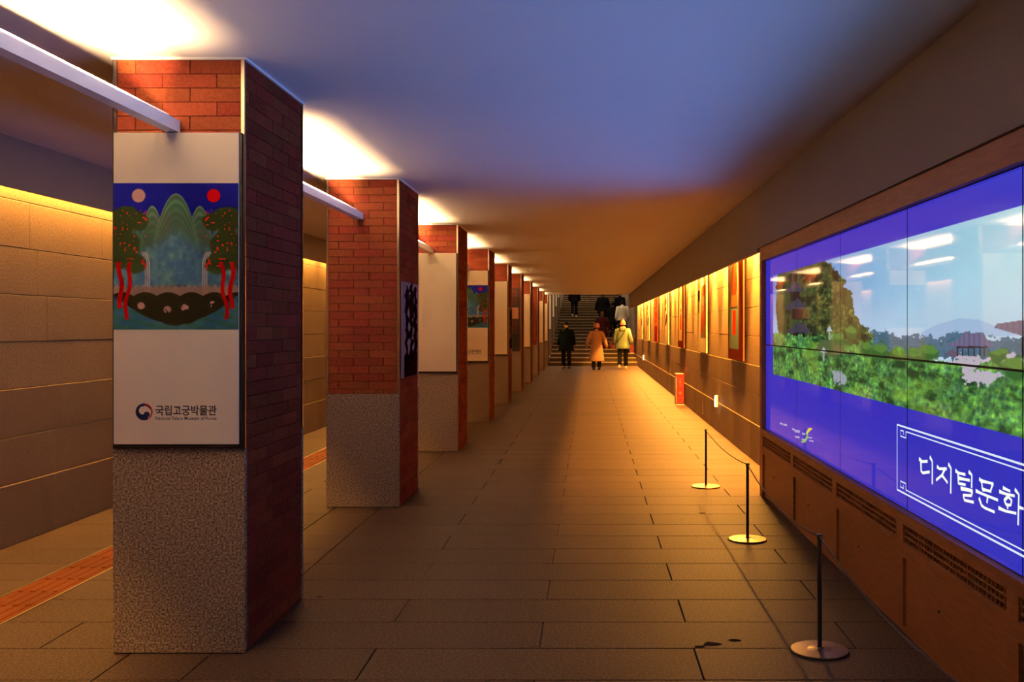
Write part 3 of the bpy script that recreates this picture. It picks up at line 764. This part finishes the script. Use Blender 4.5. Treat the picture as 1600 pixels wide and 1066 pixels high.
for st_ in (
    Z((176, 276), (200, 298), (240, 296)), Z((190, 290), (192, 370), (205, 384), (256, 376)), Z((258, 262), (276, 296), (276, 470)),
    Z((312, 335), (330, 352), (385, 352)), Z((372, 352), (350, 400), (306, 438)), Z((348, 398), (392, 458)), Z((398, 315), (418, 350), (416, 540)),
    Z((452, 366), (474, 384), (526, 396)), Z((472, 384), (474, 462), (528, 474)), Z((478, 424), (560, 440)), Z((552, 374), (576, 400), (574, 498)), Z((492, 500), (580, 520), (572, 556), (510, 552), (520, 590), (590, 606)),
    Z((632, 428), (650, 446), (656, 510)), Z((642, 442), (738, 466)), Z((736, 462), (716, 524)), Z((656, 508), (722, 524)), Z((606, 518), (640, 536), (774, 590)), Z((696, 562), (690, 612)), Z((630, 572), (650, 630), (676, 650), (748, 680)),
    Z((812, 496), (866, 522)), Z((784, 524), (830, 542), (900, 558)), Z((850, 562), (822, 590), (836, 624), (870, 628), (878, 592), (850, 562)), Z((848, 630), (846, 656)), Z((778, 648), (830, 672), (912, 690)), Z((902, 508), (932, 548), (926, 780)), Z((936, 644), (968, 656))):
    brush(st_)
lt = vb(tx, 'korean_lettering', M['display_text'])
# the caption goes on to the right on the next panels
ln = MB()
yb0 = 5.37; zt, zb = 1.073, 0.723
for (a, b, wd) in (((yb0, zt), (-1.0, zt), 0.009), ((yb0, zb), (-1.0, zb), 0.009), ((yb0, zt), (yb0, zb), 0.007), ((5.22, zt - 0.022), (-1.0, zt - 0.022), 0.006), ((5.22, zb + 0.022), (-1.0, zb + 0.022), 0.006)):
    ribbon(ln, [a, b], wd)
for zz, s in ((zt, -1), (zb, 1)):
    ribbon(ln, [(5.22, zz + s * 0.022), (5.22, zz + s * 0.055), (5.31, zz + s * 0.055), (5.31, zz + s * 0.024), (5.26, zz + s * 0.024), (5.26, zz + s * 0.042)], 0.007)
vb(ln, 'caption_frame', M['display_line'])
lg = MB()
for (x, y, w2, h2) in ((1221, 662, 4, 3), (1227, 664, 6, 3), (1240, 671, 4, 3), (1246, 674, 8, 4), (1256, 678, 5, 3), (1246, 683, 7, 3), (1256, 687, 6, 2), (1266, 684, 6, 2), (1268, 689, 7, 2)):
    ribbon(lg, [px2(x - w2 / 2, y - 0.5), px2(x + w2 / 2, y + 0.8)], h2 * XS / (x - VX))
vb(lg, 'small_caption', M['display_dim'])
a = MB(); ribbon(a, [px2(1269, 670), px2(1264, 672), px2(1260, 678)], [0.01, 0.03, 0.02]); vb(a, 'yellow_swoosh', M['display_yellow'])
a = MB(); ribbon(a, [px2(1262, 672), px2(1262, 682), px2(1258, 689), px2(1252, 691)], [0.02, 0.035, 0.03, 0.008]); vb(a, 'green_swoosh', M['display_green'])

# ================================================================= BANNERS ON THE RIGHT WALL
def ban_img(kind):
    def fn(U, V):     # U: 0 = far edge ... 1 = near edge
        img = np.zeros(U.shape + (3,)); n = fbm(U * 6, V * 14); n2 = fbm(U * 16 + 4, V * 40)
        if kind in (0, 2):
            img[:] = (104, 40, 20)
            ins = (U > 0.08) & (U < 0.72) & (V > 0.08) & (V < 0.95)
            img = put(img, ins, (112, 128, 112) if kind == 0 else (196, 160, 120))
            if kind == 0:
                img = put(img, (1 - np.hypot((U - 0.42) / 0.22, (V - 0.56) / 0.15)) * 9, (196, 50, 26)); img = put(img, (1 - np.hypot((U - 0.50) / 0.12, (V - 0.67) / 0.05)) * 9, (196, 50, 26))
                img = put(img, (np.abs(U - 0.42) < 0.2) & (V > 0.38) & (V < 0.47), (222, 92, 44)); img = put(img, (np.abs(U - 0.42) < 0.12) & (V > 0.18) & (V < 0.36), (196, 50, 26))
                img = put(img, (np.abs(U - 0.42) < 0.22) & (np.abs(V - 0.375) < 0.008), (60, 66, 60))
            else: img = put(img, (np.abs(U - 0.5) < 0.13) & (V > 0.2) & (V < 0.62) & (n > 0.4), (170, 60, 40))
        elif kind == 4:
            img[:] = (150, 30, 26); img = put(img, (n2 > 0.56) & (V > 0.25) & (V < 0.8), (206, 120, 96)); img = put(img, (U < 0.08) | (U > 0.92), (110, 30, 20))
        else:
            img[:] = (206, 184, 148)
            if kind == 1:
                img = put(img, (U > 0.38) & (U < 0.92) & (V > 0.13) & (V < 0.62), (112, 100, 80)); img = put(img, (U > 0.38) & (U < 0.92) & (V > 0.13) & (V < 0.62) & (n > 0.5), (140, 62, 40))
                img = put(img, (U > 0.06) & (U < 0.30) & (V > 0.49) & (V < 0.59), (46, 22, 20)); img = put(img, (U > 0.14) & (U < 0.22) & (V > 0.37) & (V < 0.5), (46, 22, 20))
            else:
                for cx, cy, r in ((0.35, 0.58, 0.1), (0.3, 0.48, 0.08), (0.55, 0.36, 0.12), (0.4, 0.3, 0.09)):
                    img = put(img, (1 - np.hypot((U - cx) / (r * 1.7), (V - cy) / (r * 0.55)) + (n2 - 0.5)) * 8, (52, 34, 28))
                img = put(img, (U > 0.92), (130, 90, 50))
        return np.clip(img * 0.76, 0, 255)
    return fn
BN = {0: 'brown framed hanging banner with red bottle-shaped figure, nearest the video wall', 1: 'pale banner with dark square and grey picture, second from the video wall',
      2: 'brown-red framed banner with light centre strip, third from the video wall', 3: 'pale banner with scattered dark marks, fourth from the video wall',
      4: 'dark red patterned banner, fifth from the video wall', 5: 'narrow looking pale banner with dark marks, sixth from the video wall', 6: 'far pale banner, last before the stairs'}
ban_cols = {0: (0.16, 0.035, 0.012), 2: (0.16, 0.035, 0.012), 4: (0.30, 0.03, 0.02)}
for k in range(7):
    y0 = 12.55 + CP * k
    b = empty('wall_banner', (1.955, y0, 1.165)); tag(b, BN[k], 'banner')
    mm = mat('banner_edge', ban_cols.get(k, (0.62, 0.50, 0.34)), 0.7)
    MB().box(-0.02, 0.0, 0, 1.33, 0, 1.84).build('board', mm, b)
    MB().box(0.0, 0.03, 0.2, 1.1, 0.2, 1.7).build('standoff', M['black'], b)
    me = raster_mesh('banner_print', 60, 110, ban_img(k if k < 6 else 3), (-0.0208, 1.33, 0), (0, -1.33, 0), (0, 0, 1.84), M['print'])
    link('banner_print', me, b)

# ================================================================= STANCHIONS, ROPES
def stanchion(x, y, lab, basemat='black_metal', first=[None]):
    s = empty('stanchion', (x, y, 0)); tag(s, lab, 'stanchion', 'low rope barrier along the video wall')
    MB().lathe([(0.138, 0), (0.142, 0.003), (0.142, 0.009), (0.138, 0.012), (0.06, 0.014), (0.02, 0.018), (0.015, 0.024)], n=48).build('base', M['bronze'], s)
    MB().lathe([(0.011, 0.014), (0.011, 0.555)], n=20).build('post', M['black_metal'], s, smooth=False)
    MB().lathe([(0.013, 0.553), (0.014, 0.556), (0.014, 0.575), (0.011, 0.579)], n=20).build('cap', M['black_metal'], s)
    MB().tube([(0, -0.014, 0.565), (0, -0.021, 0.558), (0, -0.021, 0.55)], 0.003, 8).build('hook', M['black_metal'], s)
    return s
SP = [(1.135, 4.91), (1.187, 7.476), (1.165, 9.96), (1.16, 2.40)]
stanchion(*SP[0], 'nearest low black stanchion, on the dark floor at lower right')
stanchion(*SP[1], 'middle low stanchion with a gold-lit round base')
stanchion(*SP[2], 'farthest low stanchion, on the bright lit floor')
stanchion(*SP[3], 'low stanchion outside the frame at the near end of the rope')
def rope(a, b, sag, lab):
    pts = []
    for i in range(17):
        t = i / 16; p = [a[0] + (b[0] - a[0]) * t, a[1] + (b[1] - a[1]) * t, 0.566 - sag * 4 * t * (1 - t)]; pts.append(p)
    pts[0][1] -= 0; o = MB().tube(pts, 0.0045, 8).build('barrier_rope', M['rope'], smooth=True)
    tag(o, lab, 'rope', 'ropes of the low barrier')
rope((SP[2][0], SP[2][1] - 0.016), (SP[1][0], SP[1][1] + 0.016), 0.045, 'thin dark rope hanging between the farthest and middle stanchions')
rope((SP[1][0], SP[1][1] - 0.016), (SP[0][0], SP[0][1] + 0.016), 0.075, 'thin dark rope hanging between the middle and nearest stanchions')
rope((SP[0][0], SP[0][1] - 0.016), (SP[3][0], SP[3][1] + 0.016), 0.10, 'thin dark rope running from nearest stanchion towards the camera')

# ================================================================= EXTINGUISHER CABINETS, LAMPS
def cabinet(x0, y, z, lab, deep=0.42):
    c = empty('extinguisher_cabinet', (x0, y, z)); tag(c, lab, 'fire extinguisher cabinet')
    bevel(MB().box(0, 0.16, 0, deep, 0.02, 0.62).build('body', M['red'], c), 0.006, 1)
    MB().box(-0.004, 0.164, -0.004, deep + 0.004, 0.61, 0.636).build('top_cap', M['red'], c)
    MB().box(-0.002, 0.162, 0.0, deep, 0.0, 0.02).build('foot', M['offwhite'], c)
    MB().box(-0.006, 0.0, 0.02, deep - 0.02, 0.04, 0.6).build('side_panel', M['offwhite'], c)
    MB().box(0.012, 0.148, -0.006, 0.0, 0.04, 0.6).build('front_door', M['red'], c)
    MB().box(-0.012, -0.006, 0.03, 0.05, 0.40, 0.46).build('handle', M['black_metal'], c)
    for i, ch in enumerate('소화기'):
        text_obj('lettering', ch, 0.055, 0.50 - i * 0.065, 0.05, 0.05, lambda u, v: (u, -0.0068, v), M['pink_mark'], c, 0.0)
    mb = MB()
    ring = [[(0.08 + r * math.cos(t * math.pi / 8), -0.0068, 0.245 + r * math.sin(t * math.pi / 8)) for t in range(16)] for r in (0.030, 0.022)]
    mb.rings(ring, cap=False); mb.build('emblem_ring', M['pink_mark'], c)
    MB().box(0.07, 0.09, -0.0072, -0.0066, 0.235, 0.255).build('emblem_dot', M['pink_mark'], c); mb = MB()
    for (a, b, c2, d) in ((0.035, 0.125, 0.06, 0.064), (0.035, 0.125, 0.16, 0.164), (0.035, 0.039, 0.06, 0.164), (0.121, 0.125, 0.06, 0.164)): mb.box(a, b, -0.0072, -0.0064, c2, d)
    tag(mb.build('emblem_border', M['pink_mark'], c), kind='stuff')
cabinet(1.782, 20.4, 0.0, 'red fire extinguisher cabinet on the floor against the right wall')
cabinet(1.76, 43.0, step_h(43.4), 'distant red extinguisher cabinet standing on the stairs beside green-coated walker')
for y, z, lab, e in ((15.2, 0.375, 'small glowing wall lamp low on the right wall, nearer one', 1.2), (35.6, 0.41, 'tiny glowing wall lamp low on the right wall near the stairs', 1.2)):
    l = empty('wall_lamp', (1.958, y, z)); tag(l, lab, 'wall lamp')
    bevel(MB().box(-0.03, 0.0, -0.05, 0.05, 0, 0.18).build('housing', M['offwhite'], l), 0.006, 2)
    MB().box(-0.045, -0.03, -0.045, 0.045, 0.01, 0.17).build('glowing_cover', M['lamp_glow'], l)
    d = bpy.data.lights.new('wall_lamp_light', 'POINT'); d.energy = e; d.color = (1, 0.8, 0.45); d.shadow_soft_size = 0.04
    o = bpy.data.objects.new('wall_lamp_light', d); o.location = (-0.09, 0, 0.05); o.parent = l; C.objects.link(o)

# ================================================================= PEOPLE
M['skin'] = mat('skin', (0.52, 0.29, 0.19), 0.6)
M['eye'] = mat('eye', (0.03, 0.02, 0.02), 0.3)
def cloth(name, col, rough=0.85):
    return stone(name, [(0.3, tuple(0.85 * c for c in col)), (0.7, tuple(min(1, 1.12 * c) for c in col))], 40, rough, 0.1, 'obj', 0.0, 3, 0.08)
def body_mesh(H, stride, lift, arm, spread):
    """one continuous body: skinned skeleton + head, fused by a voxel remesh. faces +y"""
    s = H / 1.72
    V = []; E = []; R = []
    def j(p, r, par=None):
        V.append(Vector(p) * s); R.append(r * s); i = len(V) - 1
        if par is not None: E.append((par, i))
        return i
    pel = j((0, 0, 0.93), 0.125); wst = j((0, 0, 1.08), 0.115, pel); chs = j((0, -0.01, 1.26), 0.135, wst); nb = j((0, -0.01, 1.42), 0.085, chs)
    nk = j((0, 0.0, 1.50), 0.052, nb); hd = j((0, 0.015, 1.60), 0.06, nk)
    hands = []
    for sx in (-1, 1):
        st_ = stride * sx; lf = lift if sx == 1 else 0
        hp = j((0.095 * sx, 0, 0.90), 0.095, pel)
        kn = j((0.105 * sx, 0.5 * st_ + 0.05 + 0.25 * lf, 0.49 + 0.75 * lf), 0.058, hp)
        an = j((0.11 * sx, st_ - 0.03, 0.085 + lf + (0.05 if st_ < -0.1 else 0)), 0.040, kn)
        j((0.125 * sx, st_ + 0.13, 0.035 + lf), 0.030, an)
        sh = j((0.185 * sx, -0.01, 1.39), 0.060, nb)
        a = arm * sx
        el = j(((0.23 + spread) * sx, -0.03 - 0.12 * a, 1.12), 0.042, sh)
        wr_ = j(((0.25 + spread * 1.5) * sx, 0.05 - 0.26 * a, 0.88 + 0.02 * abs(a)), 0.027, el)
        pm = j(((0.255 + spread * 1.6) * sx, 0.06 - 0.28 * a, 0.81), 0.026, wr_)
        hands.append((V[pm].copy(), sx))
    me = bpy.data.meshes.new('sk'); me.from_pydata([tuple(v) for v in V], E, [])
    o = bpy.data.objects.new('sk', me); C.objects.link(o)
    md = o.modifiers.new('s', 'SKIN'); md.use_smooth_shade = True
    for i, d in enumerate(me.skin_vertices[0].data): d.radius = (R[i], R[i] * (0.82 if i in (0, 1, 2) else 1)); d.use_root = (i == 0)
    o.modifiers.new('ss', 'SUBSURF').levels = 1
    dg = bpy.context.evaluated_depsgraph_get(); m1 = bpy.data.meshes.new_from_object(o.evaluated_get(dg))
    mb = MB(); mb.add([tuple(v.co) for v in m1.vertices], [tuple(p.vertices) for p in m1.polygons])
    hz = 1.612 * s
    def hf(p):
        x, y, z = p; t = (z - hz) / (0.115 * s)
        k = 1 - 0.22 * max(0, -t) ** 1.5
        return (x * k, y * (1 - 0.05 * max(0, -t)) + (0.012 * s if t < -0.2 else 0), z)
    mb.ellipsoid((0, 0.015 * s, hz), (0.076 * s, 0.095 * s, 0.115 * s), 20, 14, fn=hf)
    mb.ellipsoid((0, 0.112 * s, 1.598 * s), (0.014 * s, 0.020 * s, 0.026 * s), 8, 6)
    mb.ellipsoid((0, 0.098 * s, 1.558 * s), (0.026 * s, 0.012 * s, 0.010 * s), 8, 5)
    for sx in (-1, 1): mb.ellipsoid((0.078 * sx * s, 0.01 * s, 1.605 * s), (0.012 * s, 0.018 * s, 0.030 * s), 8, 6)
    for pm, sx in hands:
        for q in range(4):
            bx = pm + Vector((0.0, (q - 1.5) * 0.017, -0.02)) * s; ln_ = (0.060, 0.070, 0.066, 0.050)[q]
            mb.tube([bx, bx + Vector((-0.004 * sx, 0.004, -ln_ * 0.55)) * s, bx + Vector((-0.018 * sx, 0.006, -ln_)) * s], [0.0088 * s, 0.0085 * s, 0.0075 * s], 6)
        bx = pm + Vector((-0.005 * sx, 0.022, 0.005)) * s
        mb.tube([bx, bx + Vector((-0.012 * sx, 0.028, -0.022)) * s, bx + Vector((-0.016 * sx, 0.034, -0.048)) * s], [0.010 * s, 0.010 * s, 0.008 * s], 6)
    me.clear_geometry(); me.from_pydata(mb.v, [], mb.f); o.modifiers.clear()
    rm = o.modifiers.new('r', 'REMESH'); rm.mode = 'VOXEL'; rm.voxel_size = 0.0085; rm.use_smooth_shade = True
    dc = o.modifiers.new('sm', 'SMOOTH'); dc.iterations = 2; dc.factor = 0.4
    dg = bpy.context.evaluated_depsgraph_get(); m2 = bpy.data.meshes.new_from_object(o.evaluated_get(dg)); m2.name = 'person_body'
    bpy.data.objects.remove(o)
    m2.materials.clear(); m2.materials.append(M['skin'])
    V = [v for v in V]
    return m2, V
def ering(cx, cy, z, rx, ry, n=20, fold=0.0, ph=0.0):
    return [(cx + rx * (1 + fold * math.sin(5 * a + ph)) * math.cos(a), cy + ry * (1 + fold * math.sin(4 * a + ph)) * math.sin(a), z) for a in [2 * math.pi * i / n for i in range(n)]]
def person(x, y, z, yaw, H, lab, coat, coat_len, trousers, shoes, hair, hat=None, stride=0.0, lift=0.0, arm=0.0, spread=0.0, wide=1.0, hood=False, scarf=None, puff=False, bag=None, mask=False, long_hair=False, group=None):
    s = H / 1.72
    me, V = body_mesh(H, stride, lift, arm, spread)
    root = empty('person', (x, y, z), yaw); tag(root, lab, 'person', group)
    link('body', me, root)
    # skeleton order: 0 pelvis 1 waist 2 chest 3 neck base 4 neck 5 head; then per side hip knee ankle toe shoulder elbow wrist palm
    L = {-1: V[6:14], 1: V[14:22]}
    tb = MB()
    for sx in (-1, 1):
        hp, kn, an, to = L[sx][0:4]
        tb.tube([hp + Vector((0, 0, 0.04)) * s, hp.lerp(kn, 0.5), kn, kn.lerp(an, 0.55), an + Vector((0, 0, 0.01)) * s], [0.108 * s, 0.094 * s, 0.080 * s, 0.076 * s, 0.072 * s], 14)
    tb.rings([ering(0, 0, 0.84 * s, 0.13 * s, 0.12 * s), ering(0, 0, 0.93 * s, 0.175 * s, 0.135 * s), ering(0, 0, 1.04 * s, 0.155 * s, 0.125 * s)])
    tb.build('trousers', trousers, root, smooth=True)
    for sx in (-1, 1):
        an, to = L[sx][2:4]; sh = MB(); f = an.z - 0.085 * s
        prof = [(-0.085, 0.030, 0.085), (-0.05, 0.045, 0.10), (0.02, 0.043, 0.085), (0.10, 0.050, 0.055), (0.17, 0.046, 0.045), (0.205, 0.024, 0.03)]
        sh.rings([[(an.x + r * s * c_, an.y + yy * s, f + (0.0 if q_ == 0 else hh * s * q_)) for c_, q_ in ((-1, 0), (1, 0), (1.02, 0.45), (0.7, 0.9), (0, 1.0), (-0.7, 0.9), (-1.02, 0.45))] for yy, r, hh in prof])
        sh.build('shoe', shoes, root, smooth=False)
    # coat with sleeves
    cb = MB(); wz = coat_len * s; W = wide
    zs = [wz, wz + 0.02 * s, (wz + 0.95 * s) / 2, 0.95 * s, 1.08 * s, 1.25 * s, 1.37 * s, 1.43 * s, 1.47 * s, 1.49 * s]
    flare = (1.08 - coat_len) * 0.09
    rx = [0.205 + flare, 0.212 + flare, 0.208 + flare * 0.6, 0.202, 0.196, 0.212, 0.205, 0.165, 0.095, 0.07]
    ry = [0.15 + flare, 0.155 + flare, 0.155 + flare * 0.6, 0.152, 0.145, 0.152, 0.138, 0.115, 0.085, 0.07]
    if puff:
        z2 = []; r2 = []; q2 = []; n = 26
        for i in range(n + 1):
            z_ = wz + (1.43 * s - wz) * i / n; b_ = 1 + 0.055 * (1 if i % 2 else -1)
            z2.append(z_); r2.append(np.interp(z_, zs, rx) * b_); q2.append(np.interp(z_, zs, ry) * b_)
        zs = z2 + zs[8:]; rx = r2 + rx[8:]; ry = q2 + ry[8:]
    cb.rings([ering(0, -0.005 * s, z_, a_ * s * W, b_ * s * W, fold=0.03 if i < 3 else 0.0, ph=i * 0.3) for i, (z_, a_, b_) in enumerate(zip(zs, rx, ry))])
    for sx in (-1, 1):
        sh_, el, wr_, pm = L[sx][4:8]
        pts = [sh_ + Vector((-0.05 * sx, 0, 0.0)) * s, sh_, sh_.lerp(el, 0.5), el, el.lerp(wr_, 0.5), wr_.lerp(pm, 0.1)]
        rr = [0.075, 0.092, 0.083, 0.074, 0.068, 0.062]
        if puff: rr = [r * 1.12 for r in rr]
        cb.tube(pts, [r * s * (0.5 + 0.5 * W) for r in rr], 14)
    cm = cb.build('coat', coat, root, smooth=True)
    hx = 0.015 * s; hz = 1.612 * s
    if hood:
        MB().ellipsoid((0, -0.125 * s, 1.42 * s), (0.13 * s, 0.07 * s, 0.10 * s), 16, 10).build('hood', coat, root, smooth=True)
    else:
        MB().rings([ering(0, 0, 1.44 * s, 0.085 * s, 0.085 * s), ering(0, -0.005, 1.48 * s, 0.080 * s, 0.085 * s), ering(0, -0.01, 1.525 * s, 0.068 * s, 0.072 * s)]).build('collar', coat, root, smooth=True)
    if scarf: MB().rings([ering(0, 0, zz * s, r * s, r * s, fold=0.04) for zz, r in ((1.43, 0.10), (1.46, 0.115), (1.50, 0.11), (1.53, 0.085))]).build('scarf', scarf, root, smooth=True)
    def hf(p):
        X_, Y_, Z_ = p
        if Y_ > 0.05 * s and Z_ < hz + 0.05 * s: Y_ = 0.05 * s + (Y_ - 0.05 * s) * 0.2
        return (X_, Y_, Z_)
    MB().ellipsoid((0, 0.0, hz + 0.012 * s), (0.087 * s, 0.103 * s, 0.118 * s), 18, 12, zmin=-0.6, fn=hf).build('hair', hair, root, smooth=True)
    if long_hair: MB().ellipsoid((0, -0.055 * s, 1.52 * s), (0.085 * s, 0.05 * s, 0.14 * s), 14, 10).build('loose_hair', hair, root, smooth=True)
    if hat:
        kind, hm = hat; hb = MB()
        if kind == 'cap':
            hb.ellipsoid((0, 0.012 * s, hz + 0.045 * s), (0.096 * s, 0.112 * s, 0.095 * s), 18, 10, zmin=-0.1)
            hb.rings([[(-0.07 * s, 0.09 * s, hz + 0.045 * s), (0.07 * s, 0.09 * s, hz + 0.045 * s), (0.07 * s, 0.09 * s, hz + 0.055 * s), (-0.07 * s, 0.09 * s, hz + 0.055 * s)],
                      [(-0.045 * s, 0.185 * s, hz + 0.03 * s), (0.045 * s, 0.185 * s, hz + 0.03 * s), (0.045 * s, 0.185 * s, hz + 0.038 * s), (-0.045 * s, 0.185 * s, hz + 0.038 * s)]])
        elif kind == 'bucket':
            hb.rings([ering(0, 0.005 * s, hz - 0.02 * s, 0.125 * s, 0.135 * s), ering(0, 0.005 * s, hz + 0.03 * s, 0.105 * s, 0.118 * s), ering(0, 0.005 * s, hz + 0.10 * s, 0.108 * s, 0.115 * s), ering(0, 0.005 * s, hz + 0.145 * s, 0.092 * s, 0.10 * s), ering(0, 0, hz + 0.15 * s, 0.03 * s, 0.03 * s)])
        else:
            hb.ellipsoid((0, 0.0, hz + 0.035 * s), (0.100 * s, 0.115 * s, 0.125 * s), 18, 12, zmin=-0.5)
            hb.rings([ering(0, 0, hz - 0.03 * s, 0.104 * s, 0.118 * s), ering(0, 0, hz - 0.028 * s, 0.110 * s, 0.124 * s), ering(0, 0, hz + 0.028 * s, 0.110 * s, 0.124 * s), ering(0, 0, hz + 0.03 * s, 0.10 * s, 0.115 * s)])
            hb.ellipsoid((0, 0, hz + 0.165 * s), (0.03 * s, 0.03 * s, 0.025 * s), 8, 6)
        hb.build('hat', hm, root, smooth=True)
    for sx in (-1, 1): MB().ellipsoid((0.030 * sx * s, 0.098 * s, 1.617 * s), (0.012 * s, 0.008 * s, 0.007 * s), 8, 6).build('eye', M['eye'], root)
    if mask: MB().ellipsoid((0, 0.085 * s, 1.568 * s), (0.060 * s, 0.045 * s, 0.045 * s), 12, 8).build('face_mask', M['offwhite'], root, smooth=True)
    if bag == 'strap':
        MB().tube([(0.13 * s, -0.10 * s, 1.44 * s), (0.02 * s, -0.185 * s, 1.25 * s), (-0.16 * s, -0.15 * s, 1.02 * s), (-0.23 * s, -0.02 * s, 0.92 * s)], 0.012 * s, 8).build('bag_strap', M['black'], root)
    return root
K = lambda *c: c
m_teal = cloth('dark_teal_wool', (0.004, 0.009, 0.011)); m_blk = cloth('black_wool', (0.008, 0.008, 0.010)); m_orange = cloth('camel_coat', (0.40, 0.22, 0.13))
m_green = cloth('pale_green_parka', (0.16, 0.20, 0.13)); m_maroon = cloth('maroon_coat', (0.045, 0.010, 0.012)); m_white = cloth('white_puffer', (0.92, 0.86, 0.74))
m_pink = cloth('pink_knit', (0.58, 0.27, 0.22)); m_dark = cloth('dark_trousers', (0.012, 0.012, 0.015)); m_navy = cloth('navy_trousers', (0.010, 0.014, 0.022))
m_shoe = cloth('pale_shoe', (0.62, 0.50, 0.40)); m_hair = cloth('black_hair', (0.010, 0.008, 0.007), 0.5); m_brown = cloth('brown_hair', (0.10, 0.045, 0.022), 0.5)
m_bshoe = cloth('black_shoe', (0.01, 0.01, 0.01), 0.5)
def px_ground(x, y): o = y - VY; Y_ = F * HC / o; return ((x - VX) * Y_ / F, Y_)
gx, gy = px_ground(885, 575.5)
person(gx, gy, 0, math.pi * 0.97, 1.76, 'person in dark teal padded coat and cap, facing the camera before the stairs', m_teal, 0.66, m_navy, m_bshoe, m_hair, ('cap', m_blk), spread=0.03, wide=1.22, mask=True, puff=False)
gx, gy = px_ground(932, 578)
person(gx, gy, 0, 0.03, 1.70, 'person in long orange-tan coat and pale bucket hat, walking away', m_orange, 0.33, m_dark, m_bshoe, m_hair, ('bucket', m_pink), stride=0.08, spread=0.085, wide=1.05)
gx, gy = px_ground(973, 576)
person(gx, gy, 0, -0.08, 1.82, 'person in pale green hooded parka and pink knit hat, walking away', m_green, 0.72, m_dark, m_shoe, m_brown, ('beanie', m_pink), stride=0.17, arm=0.35, spread=0.05, wide=1.12, hood=True, scarf=m_pink, bag='strap')
def climber(xpx, yd, yaw, H, lab, *a, **k):
    person((xpx - VX) * yd / F, yd, step_h(yd), yaw, H, lab, *a, **k)
climber(897.5, 55.2, 0.1, 1.78, 'person in black with pale shoes, high on the stairs at left', m_blk, 0.78, m_dark, m_shoe, m_hair, stride=0.14, spread=0.02, wide=1.1)
climber(942, 50.6, 0.0, 1.80, 'tall person in black coat with short black hair, mid stairs', m_blk, 0.70, m_dark, m_bshoe, m_hair, spread=0.06, wide=1.2, lift=0.1, stride=0.12)
climber(941, 44.9, -0.05, 1.66, 'person in maroon coat with brown hair, lowest of the group on stairs', m_maroon, 0.55, m_dark, m_bshoe, m_brown, spread=0.07, wide=1.12, stride=0.1, long_hair=True)
climber(957.5, 48.0, 0.0, 1.70, 'person in black jacket between maroon coat and white jacket', m_blk, 0.72, m_dark, m_bshoe, m_hair, spread=0.02, wide=1.1, stride=0.1)
climber(968.5, 51.9, 0.0, 1.72, 'person in black partly hidden behind the white puffer jacket', m_blk, 0.72, m_dark, m_bshoe, m_hair, spread=0.0, wide=1.0, stride=0.1)
climber(972.5, 47.4, 0.12, 1.76, 'person in white quilted puffer jacket climbing the stairs at right', m_white, 0.80, m_dark, m_bshoe, m_hair, spread=0.02, wide=1.15, stride=0.12, puff=True)
# red carrier bag held by the maroon-coated climber
bx = (957 - VX) * 44.6 / F
bgo = empty('carrier_bag', (bx, 44.75, step_h(44.6))); tag(bgo, 'small red carrier bag beside the maroon-coated climber on stairs', 'bag')
bevel(MB().rings([[(-0.11, -0.05, 0.0), (0.11, -0.05, 0.0), (0.11, 0.05, 0.0), (-0.11, 0.05, 0.0)], [(-0.12, -0.03, 0.30), (0.12, -0.03, 0.30), (0.12, 0.03, 0.30), (-0.12, 0.03, 0.30)]]).build('bag_body', M['red'], bgo), 0.01, 1)
MB().tube([(-0.06, 0, 0.29), (-0.05, 0, 0.42), (0, 0, 0.47), (0.05, 0, 0.42), (0.06, 0, 0.29)], 0.008, 6).build('bag_handle', M['red'], bgo)
